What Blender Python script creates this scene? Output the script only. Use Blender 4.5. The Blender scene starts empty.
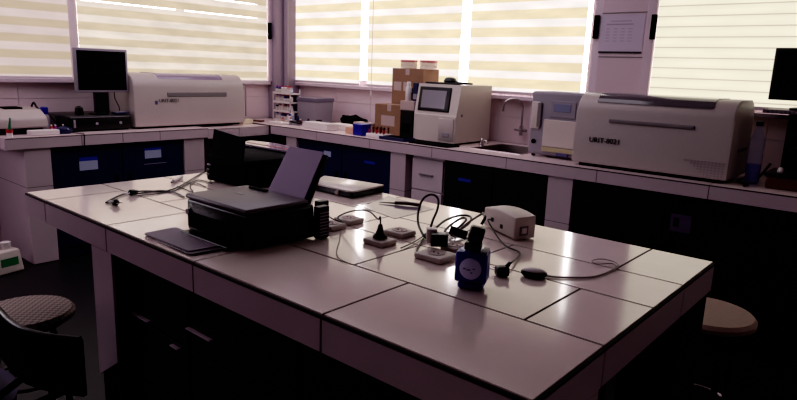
import bpy, bmesh, math, random
from mathutils import Vector, Matrix
random.seed(7)
scn = bpy.context.scene
col = scn.collection
# ------------------------------------------------------------------ camera
FPX = 616.04
CAM = Vector((2.3483, -0.7620, 1.36))
FW = Vector((-0.6324956, 0.7466058, -0.2062258))
RT = Vector((0.7573603, 0.6519273, 0.0373648))
UP = Vector((-0.1623410, 0.1325542, 0.9777908))
cd = bpy.data.cameras.new('camera')
cam = bpy.data.objects.new('camera', cd); col.objects.link(cam)
cd.sensor_width = 36.0; cd.lens = FPX*36.0/797.0; cd.clip_start = .02; cd.clip_end = 500
m = Matrix((RT, UP, -FW)).transposed().to_4x4(); m.translation = CAM
cam.matrix_world = m
scn.camera = cam
scn.view_settings.view_transform = 'Standard'
scn.view_settings.look = 'None'
scn.view_settings.exposure = 0.0
scn.view_settings.use_curve_mapping = True
cm = scn.view_settings.curve_mapping; cc = cm.curves[3]
for p in ((.018, .004), (.06, .042), (.25, .30), (.6, .68)): cc.points.new(*p)
cm.update()

def ray(u, v): return FW + RT*((u-398.5)/FPX) - UP*((v-200.0)/FPX)
def atz(u, v, z):
    d = ray(u, v); return CAM + d*((z-CAM.z)/d.z)
def aty(u, v, y):
    d = ray(u, v); return CAM + d*((y-CAM.y)/d.y)
def atx(u, v, x):
    d = ray(u, v); return CAM + d*((x-CAM.x)/d.x)

# ------------------------------------------------------------------ materials
def mat(name, c, rough=.5, metal=0, emis=None, es=0, spec=.5, trans=0, noise=0, nscale=40, alpha=1, coat=0, bump=0):
    m = bpy.data.materials.new(name); m.use_nodes = True
    nt = m.node_tree; b = nt.nodes['Principled BSDF']
    b.inputs['Base Color'].default_value = (*c, 1); b.inputs['Roughness'].default_value = rough
    b.inputs['Metallic'].default_value = metal; b.inputs['Specular IOR Level'].default_value = spec
    b.inputs['Transmission Weight'].default_value = trans
    b.inputs['Coat Weight'].default_value = coat; b.inputs['Coat Roughness'].default_value = .11
    if emis: b.inputs['Emission Color'].default_value = (*emis, 1); b.inputs['Emission Strength'].default_value = es
    if noise or bump:
        tc = nt.nodes.new('ShaderNodeTexCoord'); n = nt.nodes.new('ShaderNodeTexNoise')
        n.inputs['Scale'].default_value = nscale; n.inputs['Detail'].default_value = 4
        nt.links.new(tc.outputs['Object'], n.inputs['Vector'])
        if noise:
            r = nt.nodes.new('ShaderNodeMapRange')
            r.inputs['To Min'].default_value = 1-noise; r.inputs['To Max'].default_value = 1+noise
            mx = nt.nodes.new('ShaderNodeVectorMath'); mx.operation = 'SCALE'; mx.inputs[0].default_value = c
            nt.links.new(n.outputs['Fac'], r.inputs['Value']); nt.links.new(r.outputs['Result'], mx.inputs['Scale'])
            nt.links.new(mx.outputs['Vector'], b.inputs['Base Color'])
        if bump:
            bp = nt.nodes.new('ShaderNodeBump'); bp.inputs['Strength'].default_value = bump; bp.inputs['Distance'].default_value = .002
            nt.links.new(n.outputs['Fac'], bp.inputs['Height']); nt.links.new(bp.outputs['Normal'], b.inputs['Normal'])
    return m

M = {}
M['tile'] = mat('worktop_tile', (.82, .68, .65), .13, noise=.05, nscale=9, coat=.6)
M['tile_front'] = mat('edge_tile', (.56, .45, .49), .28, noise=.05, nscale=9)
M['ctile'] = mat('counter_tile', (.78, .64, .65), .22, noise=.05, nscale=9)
M['grout'] = mat('dark_grout', (.035, .02, .022), .8)
M['wall'] = mat('painted_wall', (.62, .50, .54), .6, noise=.05, nscale=3)
M['wtile'] = mat('wall_tile', (.74, .60, .64), .3, noise=.05, nscale=5)
M['ceil'] = mat('ceiling_paint', (.45, .40, .44), .9)
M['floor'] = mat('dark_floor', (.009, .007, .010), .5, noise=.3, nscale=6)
M['alu'] = mat('window_frame_paint', (.66, .54, .60), .4)
M['alu_dark'] = mat('sill_metal', (.22, .17, .20), .4)
M['black'] = mat('black_plastic', (.008, .007, .009), .35, noise=.2)
M['blackm'] = mat('black_matte', (.004, .0035, .005), .8, spec=.15)
M['cable'] = mat('black_cable', (.01, .008, .01), .4)
M['gcable'] = mat('grey_cable', (.33, .27, .27), .5)
M['beige'] = mat('beige_plastic', (.46, .39, .385), .42, noise=.03)
M['offwhite'] = mat('offwhite_plastic', (.60, .52, .49), .4, noise=.03)
M['greyp'] = mat('grey_plastic', (.30, .26, .31), .5)
M['noticepaper'] = mat('notice_paper', (.58, .50, .60), .7)
M['noticeink'] = mat('notice_print', (.36, .31, .42), .7)
M['mauve'] = mat('mauve_sheet', (.20, .15, .20), .6)
M['stickerdim'] = mat('dim_sticker', (.10, .07, .13), .7)
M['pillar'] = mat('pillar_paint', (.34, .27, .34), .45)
M['ventgrey'] = mat('vent_grey', (.36, .30, .31), .6)
M['greydark'] = mat('grey_mauve_lid', (.16, .13, .19), .5)
M['lid'] = mat('mauve_gloss_lid', (.28, .22, .30), .14, coat=.5)
M['lidr'] = mat('dark_gloss_lid', (.10, .08, .10), .12, coat=.6)
M['slot'] = mat('recess_grey', (.20, .17, .18), .6)
M['ink'] = mat('dark_ink', (.02, .015, .02), .6)
M['inkblue'] = mat('blue_ink', (.10, .09, .20), .6)
M['navy'] = mat('navy_cabinet', (.014, .020, .075), .35, noise=.15)
M['darkcab'] = mat('black_cabinet', (.008, .006, .009), .4, noise=.2)
M['whitecab'] = mat('white_cabinet', (.60, .50, .54), .4)
M['paper'] = mat('white_paper', (.75, .68, .66), .7)
M['label'] = mat('label_paper', (.42, .45, .62), .6)
M['bluelabel'] = mat('blue_label', (.02, .05, .35), .5)
M['purple'] = mat('purple_paper', (.42, .33, .48), .7)
M['card'] = mat('cardboard', (.30, .17, .11), .8, noise=.12, nscale=25)
M['tape'] = mat('box_sticker', (.50, .38, .36), .5)
M['chrome'] = mat('chrome', (.6, .55, .56), .2, metal=1)
M['steel'] = mat('steel_sink', (.30, .25, .24), .35, metal=.8)
M['screen'] = mat('dark_screen', (.002, .002, .003), .45, spec=.2)
M['screenon'] = mat('analyzer_screen', (.20, .17, .21), .2, emis=(.30, .27, .34), es=.06)
M['lcd'] = mat('blue_display', (.16, .16, .26), .25, emis=(.13, .12, .19), es=.10)
M['blue'] = mat('blue_plastic', (.022, .025, .28), .3)
M['dblue'] = mat('navy_plastic', (.010, .014, .07), .4)
M['dial'] = mat('pale_blue_dial', (.55, .55, .80), .4)
M['red'] = mat('red_plastic', (.45, .03, .05), .4)
M['magenta'] = mat('magenta_cap', (.30, .03, .22), .4)
M['green'] = mat('green_plastic', (.02, .16, .07), .4)
M['cream'] = mat('cream_plastic', (.75, .66, .50), .5)
M['pinkbox'] = mat('peach_card', (.62, .36, .26), .6)
M['whitep'] = mat('white_plastic', (.74, .67, .67), .35)
M['brownb'] = mat('brown_bottle', (.10, .03, .02), .25)
M['silver'] = mat('laptop_silver', (.62, .55, .52), .28, metal=.25)
M['printer_top'] = mat('printer_lid', (.10, .07, .09), .38, noise=.1)
M['yellow'] = mat('yellow_strip', (.45, .38, .24), .5)
M['seatfab'] = mat('tan_seat', (.34, .24, .20), .7, noise=.12, nscale=60, bump=.4)
M['indigo'] = mat('indigo_plastic', (.035, .02, .10), .5)
M['bottle'] = mat('blue_bottle_plastic', (.42, .50, .85), .15, trans=.7); M['bottle'].node_tree.nodes['Principled BSDF'].inputs['IOR'].default_value = 1.08
M['petri'] = mat('petri_plastic', (.85, .74, .74), .3, trans=.5); M['petri'].node_tree.nodes['Principled BSDF'].inputs['IOR'].default_value = 1.1
M['petririm'] = mat('petri_rim', (.75, .22, .26), .4, trans=.3)
def bottle_mat(name, base, tint, fac):
    m = bpy.data.materials.new(name); m.use_nodes = True; nt = m.node_tree; b = nt.nodes['Principled BSDF']; out = nt.nodes['Material Output']
    b.inputs['Base Color'].default_value = (*base, 1); b.inputs['Roughness'].default_value = .15
    t = nt.nodes.new('ShaderNodeBsdfTransparent'); t.inputs[0].default_value = (*tint, 1)
    mx = nt.nodes.new('ShaderNodeMixShader'); mx.inputs[0].default_value = fac
    nt.links.new(t.outputs[0], mx.inputs[1]); nt.links.new(b.outputs[0], mx.inputs[2]); nt.links.new(mx.outputs[0], out.inputs[0])
    return m
M['bottle'] = bottle_mat('clear_blue_plastic', (.75, .78, 1.0), (.90, .93, 1.0), .28)
M['water'] = bottle_mat('deep_blue_plastic', (.20, .25, .85), (.45, .50, .95), .45)
M['bcap'] = mat('bottle_cap', (.02, .015, .12), .4)
M['ground'] = mat('outdoor_ground', (.085, .075, .09), .9)

def glass_mat():
    m = bpy.data.materials.new('window_glass'); m.use_nodes = True; nt = m.node_tree
    nt.nodes.remove(nt.nodes['Principled BSDF']); out = nt.nodes['Material Output']
    t = nt.nodes.new('ShaderNodeBsdfTransparent'); g = nt.nodes.new('ShaderNodeBsdfGlossy'); g.inputs['Roughness'].default_value = .02
    mx = nt.nodes.new('ShaderNodeMixShader'); mx.inputs[0].default_value = .05
    nt.links.new(t.outputs[0], mx.inputs[1]); nt.links.new(g.outputs[0], mx.inputs[2]); nt.links.new(mx.outputs[0], out.inputs[0])
    return m
M['glass'] = glass_mat()

def woven_mat():
    m = bpy.data.materials.new('woven_seat'); m.use_nodes = True; nt = m.node_tree; b = nt.nodes['Principled BSDF']
    tc = nt.nodes.new('ShaderNodeTexCoord'); ck = nt.nodes.new('ShaderNodeTexChecker'); ck.inputs['Scale'].default_value = 75
    ck.inputs['Color1'].default_value = (.30, .22, .20, 1); ck.inputs['Color2'].default_value = (.13, .09, .09, 1)
    nt.links.new(tc.outputs['Object'], ck.inputs['Vector']); nt.links.new(ck.outputs['Color'], b.inputs['Base Color'])
    b.inputs['Roughness'].default_value = .6
    return m
M['woven'] = woven_mat()

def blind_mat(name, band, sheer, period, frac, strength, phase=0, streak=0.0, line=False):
    """backlit fabric: opaque bands and sheer bands by height, emission stands in for the daylight behind it"""
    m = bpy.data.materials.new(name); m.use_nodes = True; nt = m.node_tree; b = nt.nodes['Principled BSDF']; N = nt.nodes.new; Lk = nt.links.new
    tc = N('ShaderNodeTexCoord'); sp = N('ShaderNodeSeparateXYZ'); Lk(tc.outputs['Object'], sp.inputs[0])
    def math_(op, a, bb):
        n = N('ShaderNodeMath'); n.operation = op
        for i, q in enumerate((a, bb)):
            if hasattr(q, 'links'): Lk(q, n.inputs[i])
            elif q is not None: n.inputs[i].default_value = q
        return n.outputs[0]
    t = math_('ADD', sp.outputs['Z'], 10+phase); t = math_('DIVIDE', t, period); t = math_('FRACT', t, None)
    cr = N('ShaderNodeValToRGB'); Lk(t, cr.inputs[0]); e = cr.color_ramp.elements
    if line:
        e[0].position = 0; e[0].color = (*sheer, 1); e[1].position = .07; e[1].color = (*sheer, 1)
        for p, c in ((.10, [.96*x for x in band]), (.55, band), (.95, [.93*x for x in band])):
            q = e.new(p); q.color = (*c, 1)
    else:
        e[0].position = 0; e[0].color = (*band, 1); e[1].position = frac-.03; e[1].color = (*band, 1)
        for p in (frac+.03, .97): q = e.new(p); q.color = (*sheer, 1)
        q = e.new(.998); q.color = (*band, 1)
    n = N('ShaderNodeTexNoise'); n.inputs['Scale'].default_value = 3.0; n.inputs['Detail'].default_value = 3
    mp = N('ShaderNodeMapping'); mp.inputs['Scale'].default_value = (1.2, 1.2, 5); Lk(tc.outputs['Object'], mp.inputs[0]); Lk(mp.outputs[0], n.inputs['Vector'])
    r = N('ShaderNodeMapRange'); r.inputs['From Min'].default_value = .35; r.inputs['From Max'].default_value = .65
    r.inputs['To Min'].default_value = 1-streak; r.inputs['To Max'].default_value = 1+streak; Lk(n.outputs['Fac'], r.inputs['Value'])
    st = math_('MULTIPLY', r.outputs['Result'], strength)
    Lk(cr.outputs['Color'], b.inputs['Emission Color']); Lk(st, b.inputs['Emission Strength'])  # fabric emits by itself, in place of daylight passing through
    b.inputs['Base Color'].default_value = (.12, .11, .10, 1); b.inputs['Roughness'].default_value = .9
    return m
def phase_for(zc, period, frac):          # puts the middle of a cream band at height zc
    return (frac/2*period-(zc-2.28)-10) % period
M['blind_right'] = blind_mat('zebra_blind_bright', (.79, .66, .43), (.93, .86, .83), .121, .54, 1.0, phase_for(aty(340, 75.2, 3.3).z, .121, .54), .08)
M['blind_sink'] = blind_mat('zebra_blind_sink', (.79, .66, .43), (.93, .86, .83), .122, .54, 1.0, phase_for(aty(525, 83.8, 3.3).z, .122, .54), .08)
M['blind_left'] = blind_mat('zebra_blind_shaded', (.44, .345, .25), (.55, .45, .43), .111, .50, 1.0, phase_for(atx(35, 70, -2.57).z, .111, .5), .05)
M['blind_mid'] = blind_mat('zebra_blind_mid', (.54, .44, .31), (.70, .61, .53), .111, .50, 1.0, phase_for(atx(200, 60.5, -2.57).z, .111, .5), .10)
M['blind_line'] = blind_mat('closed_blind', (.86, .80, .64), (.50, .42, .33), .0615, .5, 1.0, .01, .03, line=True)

# ------------------------------------------------------------------ mesh builder
ORG = {}
class MB:
    def __init__(s): s.bm = bmesh.new()
    def _bev(s, vs, b, seg):
        if b <= 0: return
        es = list({e for v in vs for e in v.link_edges})
        bmesh.ops.bevel(s.bm, geom=es, offset=b, segments=seg, profile=.5, affect='EDGES', clamp_overlap=True)
    def box(s, x0, x1, y0, y1, z0, z1, b=0, seg=2, rot=None, piv=None):
        r = bmesh.ops.create_cube(s.bm, size=1)['verts']
        for v in r:
            v.co = Vector(((x0+x1)/2+v.co.x*(x1-x0), (y0+y1)/2+v.co.y*(y1-y0), (z0+z1)/2+v.co.z*(z1-z0)))
        if rot is not None:
            p = Vector(piv) if piv is not None else Vector(((x0+x1)/2, (y0+y1)/2, (z0+z1)/2))
            for v in r: v.co = rot @ (v.co-p) + p
        s._bev(r, b, seg); return s
    def hexa(s, pts, b=0, seg=2):
        """eight corners: bottom four in order, top four in the same order"""
        vs = [s.bm.verts.new(p) for p in pts]
        for f in ((3,2,1,0), (4,5,6,7), (0,1,5,4), (1,2,6,5), (2,3,7,6), (3,0,4,7)): s.bm.faces.new([vs[i] for i in f])
        s._bev(vs, b, seg); return s
    def prism(s, prof, axis, a0, a1, b=0, seg=2):
        """closed 2-D outline swept along an axis; outline in the two other axes (x: yz, y: xz, z: xy)"""
        def pt(p, a): return {'x': (a, p[0], p[1]), 'y': (p[0], a, p[1]), 'z': (p[0], p[1], a)}[axis]
        A = [s.bm.verts.new(pt(p, a0)) for p in prof]; B = [s.bm.verts.new(pt(p, a1)) for p in prof]; n = len(prof)
        fa = s.bm.faces.new(A); fb = s.bm.faces.new(B[::-1])
        for i in range(n): s.bm.faces.new((A[i], B[i], B[(i+1) % n], A[(i+1) % n]))
        if b > 0:
            es = list(set(fa.edges) | set(fb.edges))
            bmesh.ops.bevel(s.bm, geom=es, offset=b, segments=seg, profile=.5, affect='EDGES', clamp_overlap=True)
        return s
    def lathe(s, prof, c=(0,0,0), n=28, axis=(0,0,1), cap=True):
        q = Vector((0,0,1)).rotation_difference(Vector(axis)); c = Vector(c); rings = []
        for r, h in prof:
            rings.append([s.bm.verts.new(c + q @ Vector((r*math.cos(2*math.pi*i/n), r*math.sin(2*math.pi*i/n), h))) for i in range(n)])
        for a, b in zip(rings, rings[1:]):
            for i in range(n): s.bm.faces.new((a[i], a[(i+1) % n], b[(i+1) % n], b[i]))
        if cap: s.bm.faces.new(rings[0][::-1]); s.bm.faces.new(rings[-1])
        return s
    def cyl(s, a, b, r, n=16, r2=None):
        a = Vector(a); b = Vector(b); return s.lathe([(r, 0), (r if r2 is None else r2, (b-a).length)], a, n, (b-a).normalized())
    def tube(s, pts, r, n=8, smooth=6):
        P = [Vector(p) for p in pts]
        if smooth > 1 and len(P) > 2:
            Q = []
            for i in range(len(P)-1):
                p0 = P[max(i-1, 0)]; p1 = P[i]; p2 = P[i+1]; p3 = P[min(i+2, len(P)-1)]
                for k in range(smooth):
                    t = k/smooth
                    Q.append(.5*((2*p1)+(-p0+p2)*t+(2*p0-5*p1+4*p2-p3)*t*t+(-p0+3*p1-3*p2+p3)*t**3))
            Q.append(P[-1]); P = Q
        rings = []; nrm = None
        for i, p in enumerate(P):
            t = (P[min(i+1, len(P)-1)]-P[max(i-1, 0)]).normalized()
            if nrm is None: nrm = t.orthogonal().normalized()
            nrm = (nrm-t*nrm.dot(t)); nrm = nrm.normalized() if nrm.length > 1e-6 else t.orthogonal().normalized()
            bn = t.cross(nrm)
            rings.append([s.bm.verts.new(p+nrm*r*math.cos(2*math.pi*k/n)+bn*r*math.sin(2*math.pi*k/n)) for k in range(n)])
        for a, b in zip(rings, rings[1:]):
            for k in range(n): s.bm.faces.new((a[k], a[(k+1) % n], b[(k+1) % n], b[k]))
        s.bm.faces.new(rings[0][::-1]); s.bm.faces.new(rings[-1]); return s
    def build(s, name, m, parent=None, smooth=False, org=None, **tags):
        o_ = Vector(ORG[parent.name]) if parent is not None else (Vector(org) if org is not None else Vector((0,0,0)))
        bmesh.ops.recalc_face_normals(s.bm, faces=s.bm.faces)
        for v in s.bm.verts: v.co -= o_
        me = bpy.data.meshes.new(name); s.bm.to_mesh(me); s.bm.free()
        if smooth:
            me.polygons.foreach_set('use_smooth', [True]*len(me.polygons))
            try: me.set_sharp_from_angle(angle=math.radians(38))
            except Exception: pass
        me.materials.append(M[m] if isinstance(m, str) else m)
        o = bpy.data.objects.new(name, me); col.objects.link(o)
        if parent is not None: o.parent = parent
        else: o.location = o_
        ORG[o.name] = o_
        for k, v in tags.items(): o[k] = v
        return o
def thing(name, label, cat, loc, group=None):
    o = bpy.data.objects.new(name, None); o.empty_display_size = .05; col.objects.link(o); o.location = loc; ORG[o.name] = Vector(loc)
    o['label'] = label; o['category'] = cat
    if group: o['group'] = group
    return o
def tag(o, label, cat, group=None):
    o['label'] = label; o['category'] = cat
    if group: o['group'] = group
    return o
def struct(name, mb, m, parent=None):
    o = mb.build(name, m, parent)
    o['kind'] = 'structure'
    return o
def dup(root, loc, label=None, group=None, rz=None):
    r = root.copy(); col.objects.link(r); r.location = loc; ORG[r.name] = Vector(loc)
    if rz is not None: r.rotation_euler = (0, 0, rz)
    if label: r['label'] = label
    if group: r['group'] = group
    for ch in list(root.children):
        c = ch.copy(); col.objects.link(c); c.parent = r; ORG[c.name] = Vector(loc)
        for g in ch.children:
            d = g.copy(); col.objects.link(d); d.parent = c
    return r
def words(name, body, loc, right, up, size, m, parent, depth=.0006):
    """real lettering standing on a surface"""
    cu = bpy.data.curves.new(name, 'FONT'); cu.body = body; cu.size = size; cu.extrude = depth; cu.align_x = 'LEFT'
    cu.materials.append(M[m])
    o = bpy.data.objects.new(name, cu); col.objects.link(o)
    r = Vector(right).normalized(); u = Vector(up).normalized(); n = r.cross(u)
    mm = Matrix((r, u, n)).transposed().to_4x4(); mm.translation = Vector(loc)-Vector(ORG[parent.name]); o.parent = parent
    bpy.context.view_layer.update()
    me = bpy.data.meshes.new_from_object(o)
    q = bpy.data.objects.new(name, me); col.objects.link(q); q.parent = parent; q.matrix_local = mm
    bpy.data.objects.remove(o); q.name = name
    return q
PI = math.pi

# ------------------------------------------------------------------ the room
XW, YW, ZC, ZT = -2.62, 3.36, .852, .8945
XE, YS, CEIL = 4.6, -3.0, 2.75
ST, WT = 1.205, 2.25
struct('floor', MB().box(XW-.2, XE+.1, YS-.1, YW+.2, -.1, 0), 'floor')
struct('ceiling', MB().box(XW-.2, XE+.1, YS-.1, YW+.2, CEIL, CEIL+.1), 'ceil')
struct('wall_near', MB().box(XW-.2, XE+.1, YS-.2, YS, 0, CEIL), 'wall')
struct('wall_side', MB().box(XE, XE+.15, YS, YW+.15, 0, CEIL), 'wall')
struct('ground_outside', MB().box(-120, 120, -60, 180, -3.2, -3), 'ground')

YB = 3.30       # plane the right hand blinds hang in
def bx(u, v=40): return aty(u, v, YB).x
def by(u, v=40): return atx(u, v, -2.58).y
b1 = (bx(290.5), bx(361)); b2 = (bx(368), bx(461)); b3 = (bx(470), bx(585.5)); gapend = bx(592)
colx = (bx(600), bx(646)); b4 = (bx(655.5), 3.0)
wins_r = [(bx(289), gapend+.005), (bx(652), 3.4)]
bl = (-.2, by(69)); bm_ = (by(78), by(266)); wins_l = [(-.6, by(267))]
# right wall: apron under windows, lintel, columns
mb = MB().box(XW-.15, XE, YW, YW+.15, 0, ST).box(XW-.15, XE, YW, YW+.15, WT, CEIL)
mb.box(XW-.15, wins_r[0][0], YW, YW+.15, ST, WT).box(wins_r[0][1], wins_r[1][0], YW, YW+.15, ST, WT).box(wins_r[1][1], XE, YW, YW+.15, ST, WT)
struct('wall_right', mb, 'wall')
mb = MB().box(XW-.15, XW, YS, YW+.15, 0, ST).box(XW-.15, XW, YS, YW+.15, WT, CEIL)
mb.box(XW-.15, XW, YS, wins_l[0][0], ST, WT).box(XW-.15, XW, wins_l[0][1], YW+.15, ST, WT)
struct('wall_left', mb, 'wall')
# tiled splashbacks with grout lines
def tile_run(mb, axis, a0, a1, z0, z1, face, thick, rows, pitch, off=0, g=.003):
    for (r0, r1) in rows:
        a = a0+off
        while a > a0: a -= pitch
        while a < a1:
            p, q = max(a, a0)+g/2, min(a+pitch, a1)-g/2
            if q-p > .004:
                if axis == 'x': mb.box(p, q, face-thick, face, r0+g/2, r1-g/2)
                else: mb.box(face, face+thick, p, q, r0+g/2, r1-g/2)
            a += pitch
mb = MB(); tile_run(mb, 'x', XW+.012, XE, 0, 0, YW, .01, [(ZC, 1.045), (1.045, 1.19)], .45, .2)
struct('trim_1', mb, 'wtile')
mb = MB(); tile_run(mb, 'y', -1.2, YW, 0, 0, XW, .01, [(.02, .35), (.35, .7), (.7, 1.06), (1.06, 1.19)], .6, .25)
struct('trim_2', mb, 'wtile')
# window sills
struct('trim_3', MB().box(wins_r[0][0]-.02, colx[0], YW-.07, YW+.02, ST-.03, ST, .004), 'alu')
struct('trim_4', MB().box(colx[1], XE, YW-.12, YW+.02, ST-.03, ST-.008, .003), 'alu_dark')
struct('trim_5', MB().box(XW-.02, XW+.07, -.7, wins_l[0][1]+.02, ST-.03, ST, .004), 'alu')
# corner column with its ribs and pier between windows
mb = MB().box(XW, XW+.13, wins_l[0][1]+.035, YW, ZC+.002, CEIL, .01)
struct('wall_corner_pillar', mb, 'pillar')
struct('wall_corner_pipe', MB().cyl((XW+.155, YW-.20, ZC+.002), (XW+.155, YW-.20, CEIL), .024, 20), 'pillar')
struct('wall_pier', MB().box(colx[0], colx[1], YW-.06, YW, ST-.03, CEIL, .004), 'wall')
mb = MB()
for v in (13, 57):
    z = aty(615, v, YW-.06).z; mb.box(colx[0]+.002, colx[1]-.002, YW-.063, YW-.055, z-.003, z+.003)
struct('trim_6', mb, 'slot')
# window frames with panes
def window_r(n, x0, x1, mull):
    f = MB(); w = .045
    f.box(x0, x0+w, YW, YW+.07, ST, WT).box(x1-w, x1, YW, YW+.07, ST, WT).box(x0, x1, YW, YW+.07, ST, ST+.05).box(x0, x1, YW, YW+.07, WT-.05, WT)
    for q in mull: f.box(q-.02, q+.02, YW+.01, YW+.05, ST, WT)
    fr = struct('window_%d' % n, f, 'alu')
    struct('pane', MB().box(x0+w, x1-w, YW+.03, YW+.034, ST+.04, WT-.04), 'glass', fr)
    return fr
def latch(fr, c, axis):
    dx, dy = (.016, .012) if axis == 'x' else (.012, .016)
    MB().box(c[0]-dx, c[0]+dx, c[1]-dy, c[1]+dy, c[2]-.075, c[2]+.075, .004).build('latch', 'blackm', fr)['kind'] = 'structure'
w1 = window_r(1, wins_r[0][0], wins_r[0][1], [])
w2 = window_r(2, wins_r[1][0], wins_r[1][1], [b4[1]])
# jambs beside the pier and the corner pillar
def jamb_x(x0, x1, y0, y1):
    return MB().box(x0, x1, y0, y1, ST, WT, .003)
struct('trim_7', jamb_x(gapend, colx[0], YW-.055, YW), 'alu')
struct('trim_8', jamb_x(colx[1], bx(655), YW-.09, YW), 'alu')
struct('trim_9', jamb_x(wins_r[0][0]-.03, bx(290), YW-.075, YW), 'alu')
latch(w1, (aty(596.5, 27, YW-.06).x, YW-.066, aty(596.5, 27, YW-.06).z), 'x')
latch(w2, (aty(653.5, 27, YW-.1).x, YW-.10, aty(653.5, 27, YW-.1).z), 'x')
latch(w1, (aty(289.3, 32, YW-.09).x, YW-.09, aty(289.3, 32, YW-.09).z), 'x')
f = MB(); y0, y1 = wins_l[0]
f.box(XW-.07, XW, y0, y0+.045, ST, WT).box(XW-.07, XW, y1-.045, y1, ST, WT).box(XW-.07, XW, y0, y1, ST, ST+.05).box(XW-.07, XW, y0, y1, WT-.05, WT)
w3 = struct('window_3', f, 'alu')
struct('pane', MB().box(XW-.034, XW-.03, y0+.04, y1-.04, ST+.04, WT-.04), 'glass', w3)
struct('mullion', MB().box(XW-.06, XW+.035, by(68.5), by(79), ST, WT, .004), 'alu', w3)
struct('trim_10', MB().box(XW-.01, XW+.07, y1-.002, y1+.04, ST, WT, .003), 'alu')
p = atx(269.6, 31, XW+.075); latch(w3, (XW+.078, p.y, p.z), 'y')

# roller blinds
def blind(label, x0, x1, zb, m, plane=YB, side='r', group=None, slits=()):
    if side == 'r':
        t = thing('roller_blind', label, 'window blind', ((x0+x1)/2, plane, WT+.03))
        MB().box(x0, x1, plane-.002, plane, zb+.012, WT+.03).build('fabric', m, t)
        MB().box(x0, x1, plane-.010, plane+.008, zb-.006, zb+.014, .003).build('bottom_rail', 'alu', t)
        MB().cyl((x0, plane+.01, WT+.05), (x1, plane+.01, WT+.05), .022).build('roller', 'alu', t, True)
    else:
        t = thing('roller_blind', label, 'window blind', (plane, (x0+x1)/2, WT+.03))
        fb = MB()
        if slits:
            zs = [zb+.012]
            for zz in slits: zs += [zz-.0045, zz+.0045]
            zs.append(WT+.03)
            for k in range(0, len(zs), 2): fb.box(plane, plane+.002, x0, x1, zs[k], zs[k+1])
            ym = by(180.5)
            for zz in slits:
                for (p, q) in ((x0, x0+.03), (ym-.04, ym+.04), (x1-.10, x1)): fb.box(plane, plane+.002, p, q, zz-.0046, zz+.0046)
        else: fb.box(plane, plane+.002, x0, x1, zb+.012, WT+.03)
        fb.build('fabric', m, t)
        MB().box(plane-.008, plane+.010, x0, x1, zb-.006, zb+.014, .003).build('bottom_rail', 'alu', t)
        MB().cyl((plane-.01, x0, WT+.05), (plane-.01, x1, WT+.05), .022).build('roller', 'alu', t, True)
    return t
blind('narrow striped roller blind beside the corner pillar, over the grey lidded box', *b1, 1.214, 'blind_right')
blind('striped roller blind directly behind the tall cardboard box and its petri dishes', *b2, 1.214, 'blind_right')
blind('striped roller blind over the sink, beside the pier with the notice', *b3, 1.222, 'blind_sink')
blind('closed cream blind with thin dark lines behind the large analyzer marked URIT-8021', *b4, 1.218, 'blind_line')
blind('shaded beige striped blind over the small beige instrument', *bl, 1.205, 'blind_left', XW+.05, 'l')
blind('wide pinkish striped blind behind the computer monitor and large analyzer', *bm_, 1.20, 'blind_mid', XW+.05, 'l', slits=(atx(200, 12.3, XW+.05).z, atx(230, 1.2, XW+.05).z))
# pull chain beside blind two
t = MB(); q = aty(371, 92, YB-.02)
t.tube([(q.x, q.y, WT), (q.x, q.y, 1.15)], .002, 6, 1)
tag(t.build('blind_cord', 'alu', org=(q.x, q.y, 1.15)), 'thin pull cord with a weight hanging below the blind near the cardboard boxes', 'cord')
MB().lathe([(.004, 0), (.009, .01), (.009, .04), (.004, .05)], (q.x, q.y, 1.12), 12).build('weight', 'whitep', bpy.data.objects['blind_cord'])
# notice on the pier
p0 = aty(604, 15, YW-.061); p1 = aty(641, 53, YW-.061)
nt_ = thing('notice', 'white paper notice with a printed table fixed to the pier', 'notice', (p0.x, YW-.063, p1.z))
MB().box(p0.x-.015, p1.x+.004, YW-.0635, YW-.0615, p1.z, p0.z).build('sheet', 'noticepaper', nt_)
mb = MB(); w = p1.x-p0.x; h = p0.z-p1.z
mb.box(p0.x+.1*w, p0.x+.75*w, YW-.0642, YW-.0635, p1.z+.73*h, p1.z+.76*h)
mb.box(p0.x+.2*w, p0.x+.7*w, YW-.0642, YW-.0635, p1.z+.82*h, p1.z+.84*h)
for i in range(5):
    for j in range(4):
        mb.box(p0.x+(.1+.18*j)*w, p0.x+(.1+.18*j+.10)*w, YW-.0640, YW-.0635, p1.z+(.3+.08*i)*h, p1.z+(.315+.08*i)*h)
mb.build('printed_table', 'noticeink', nt_)
MB().box(p0.x-.012, p1.x+.002, YW-.066, YW-.0625, p1.z-.004, p1.z+.008).build('bottom_strip', 'ink', nt_)

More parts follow.
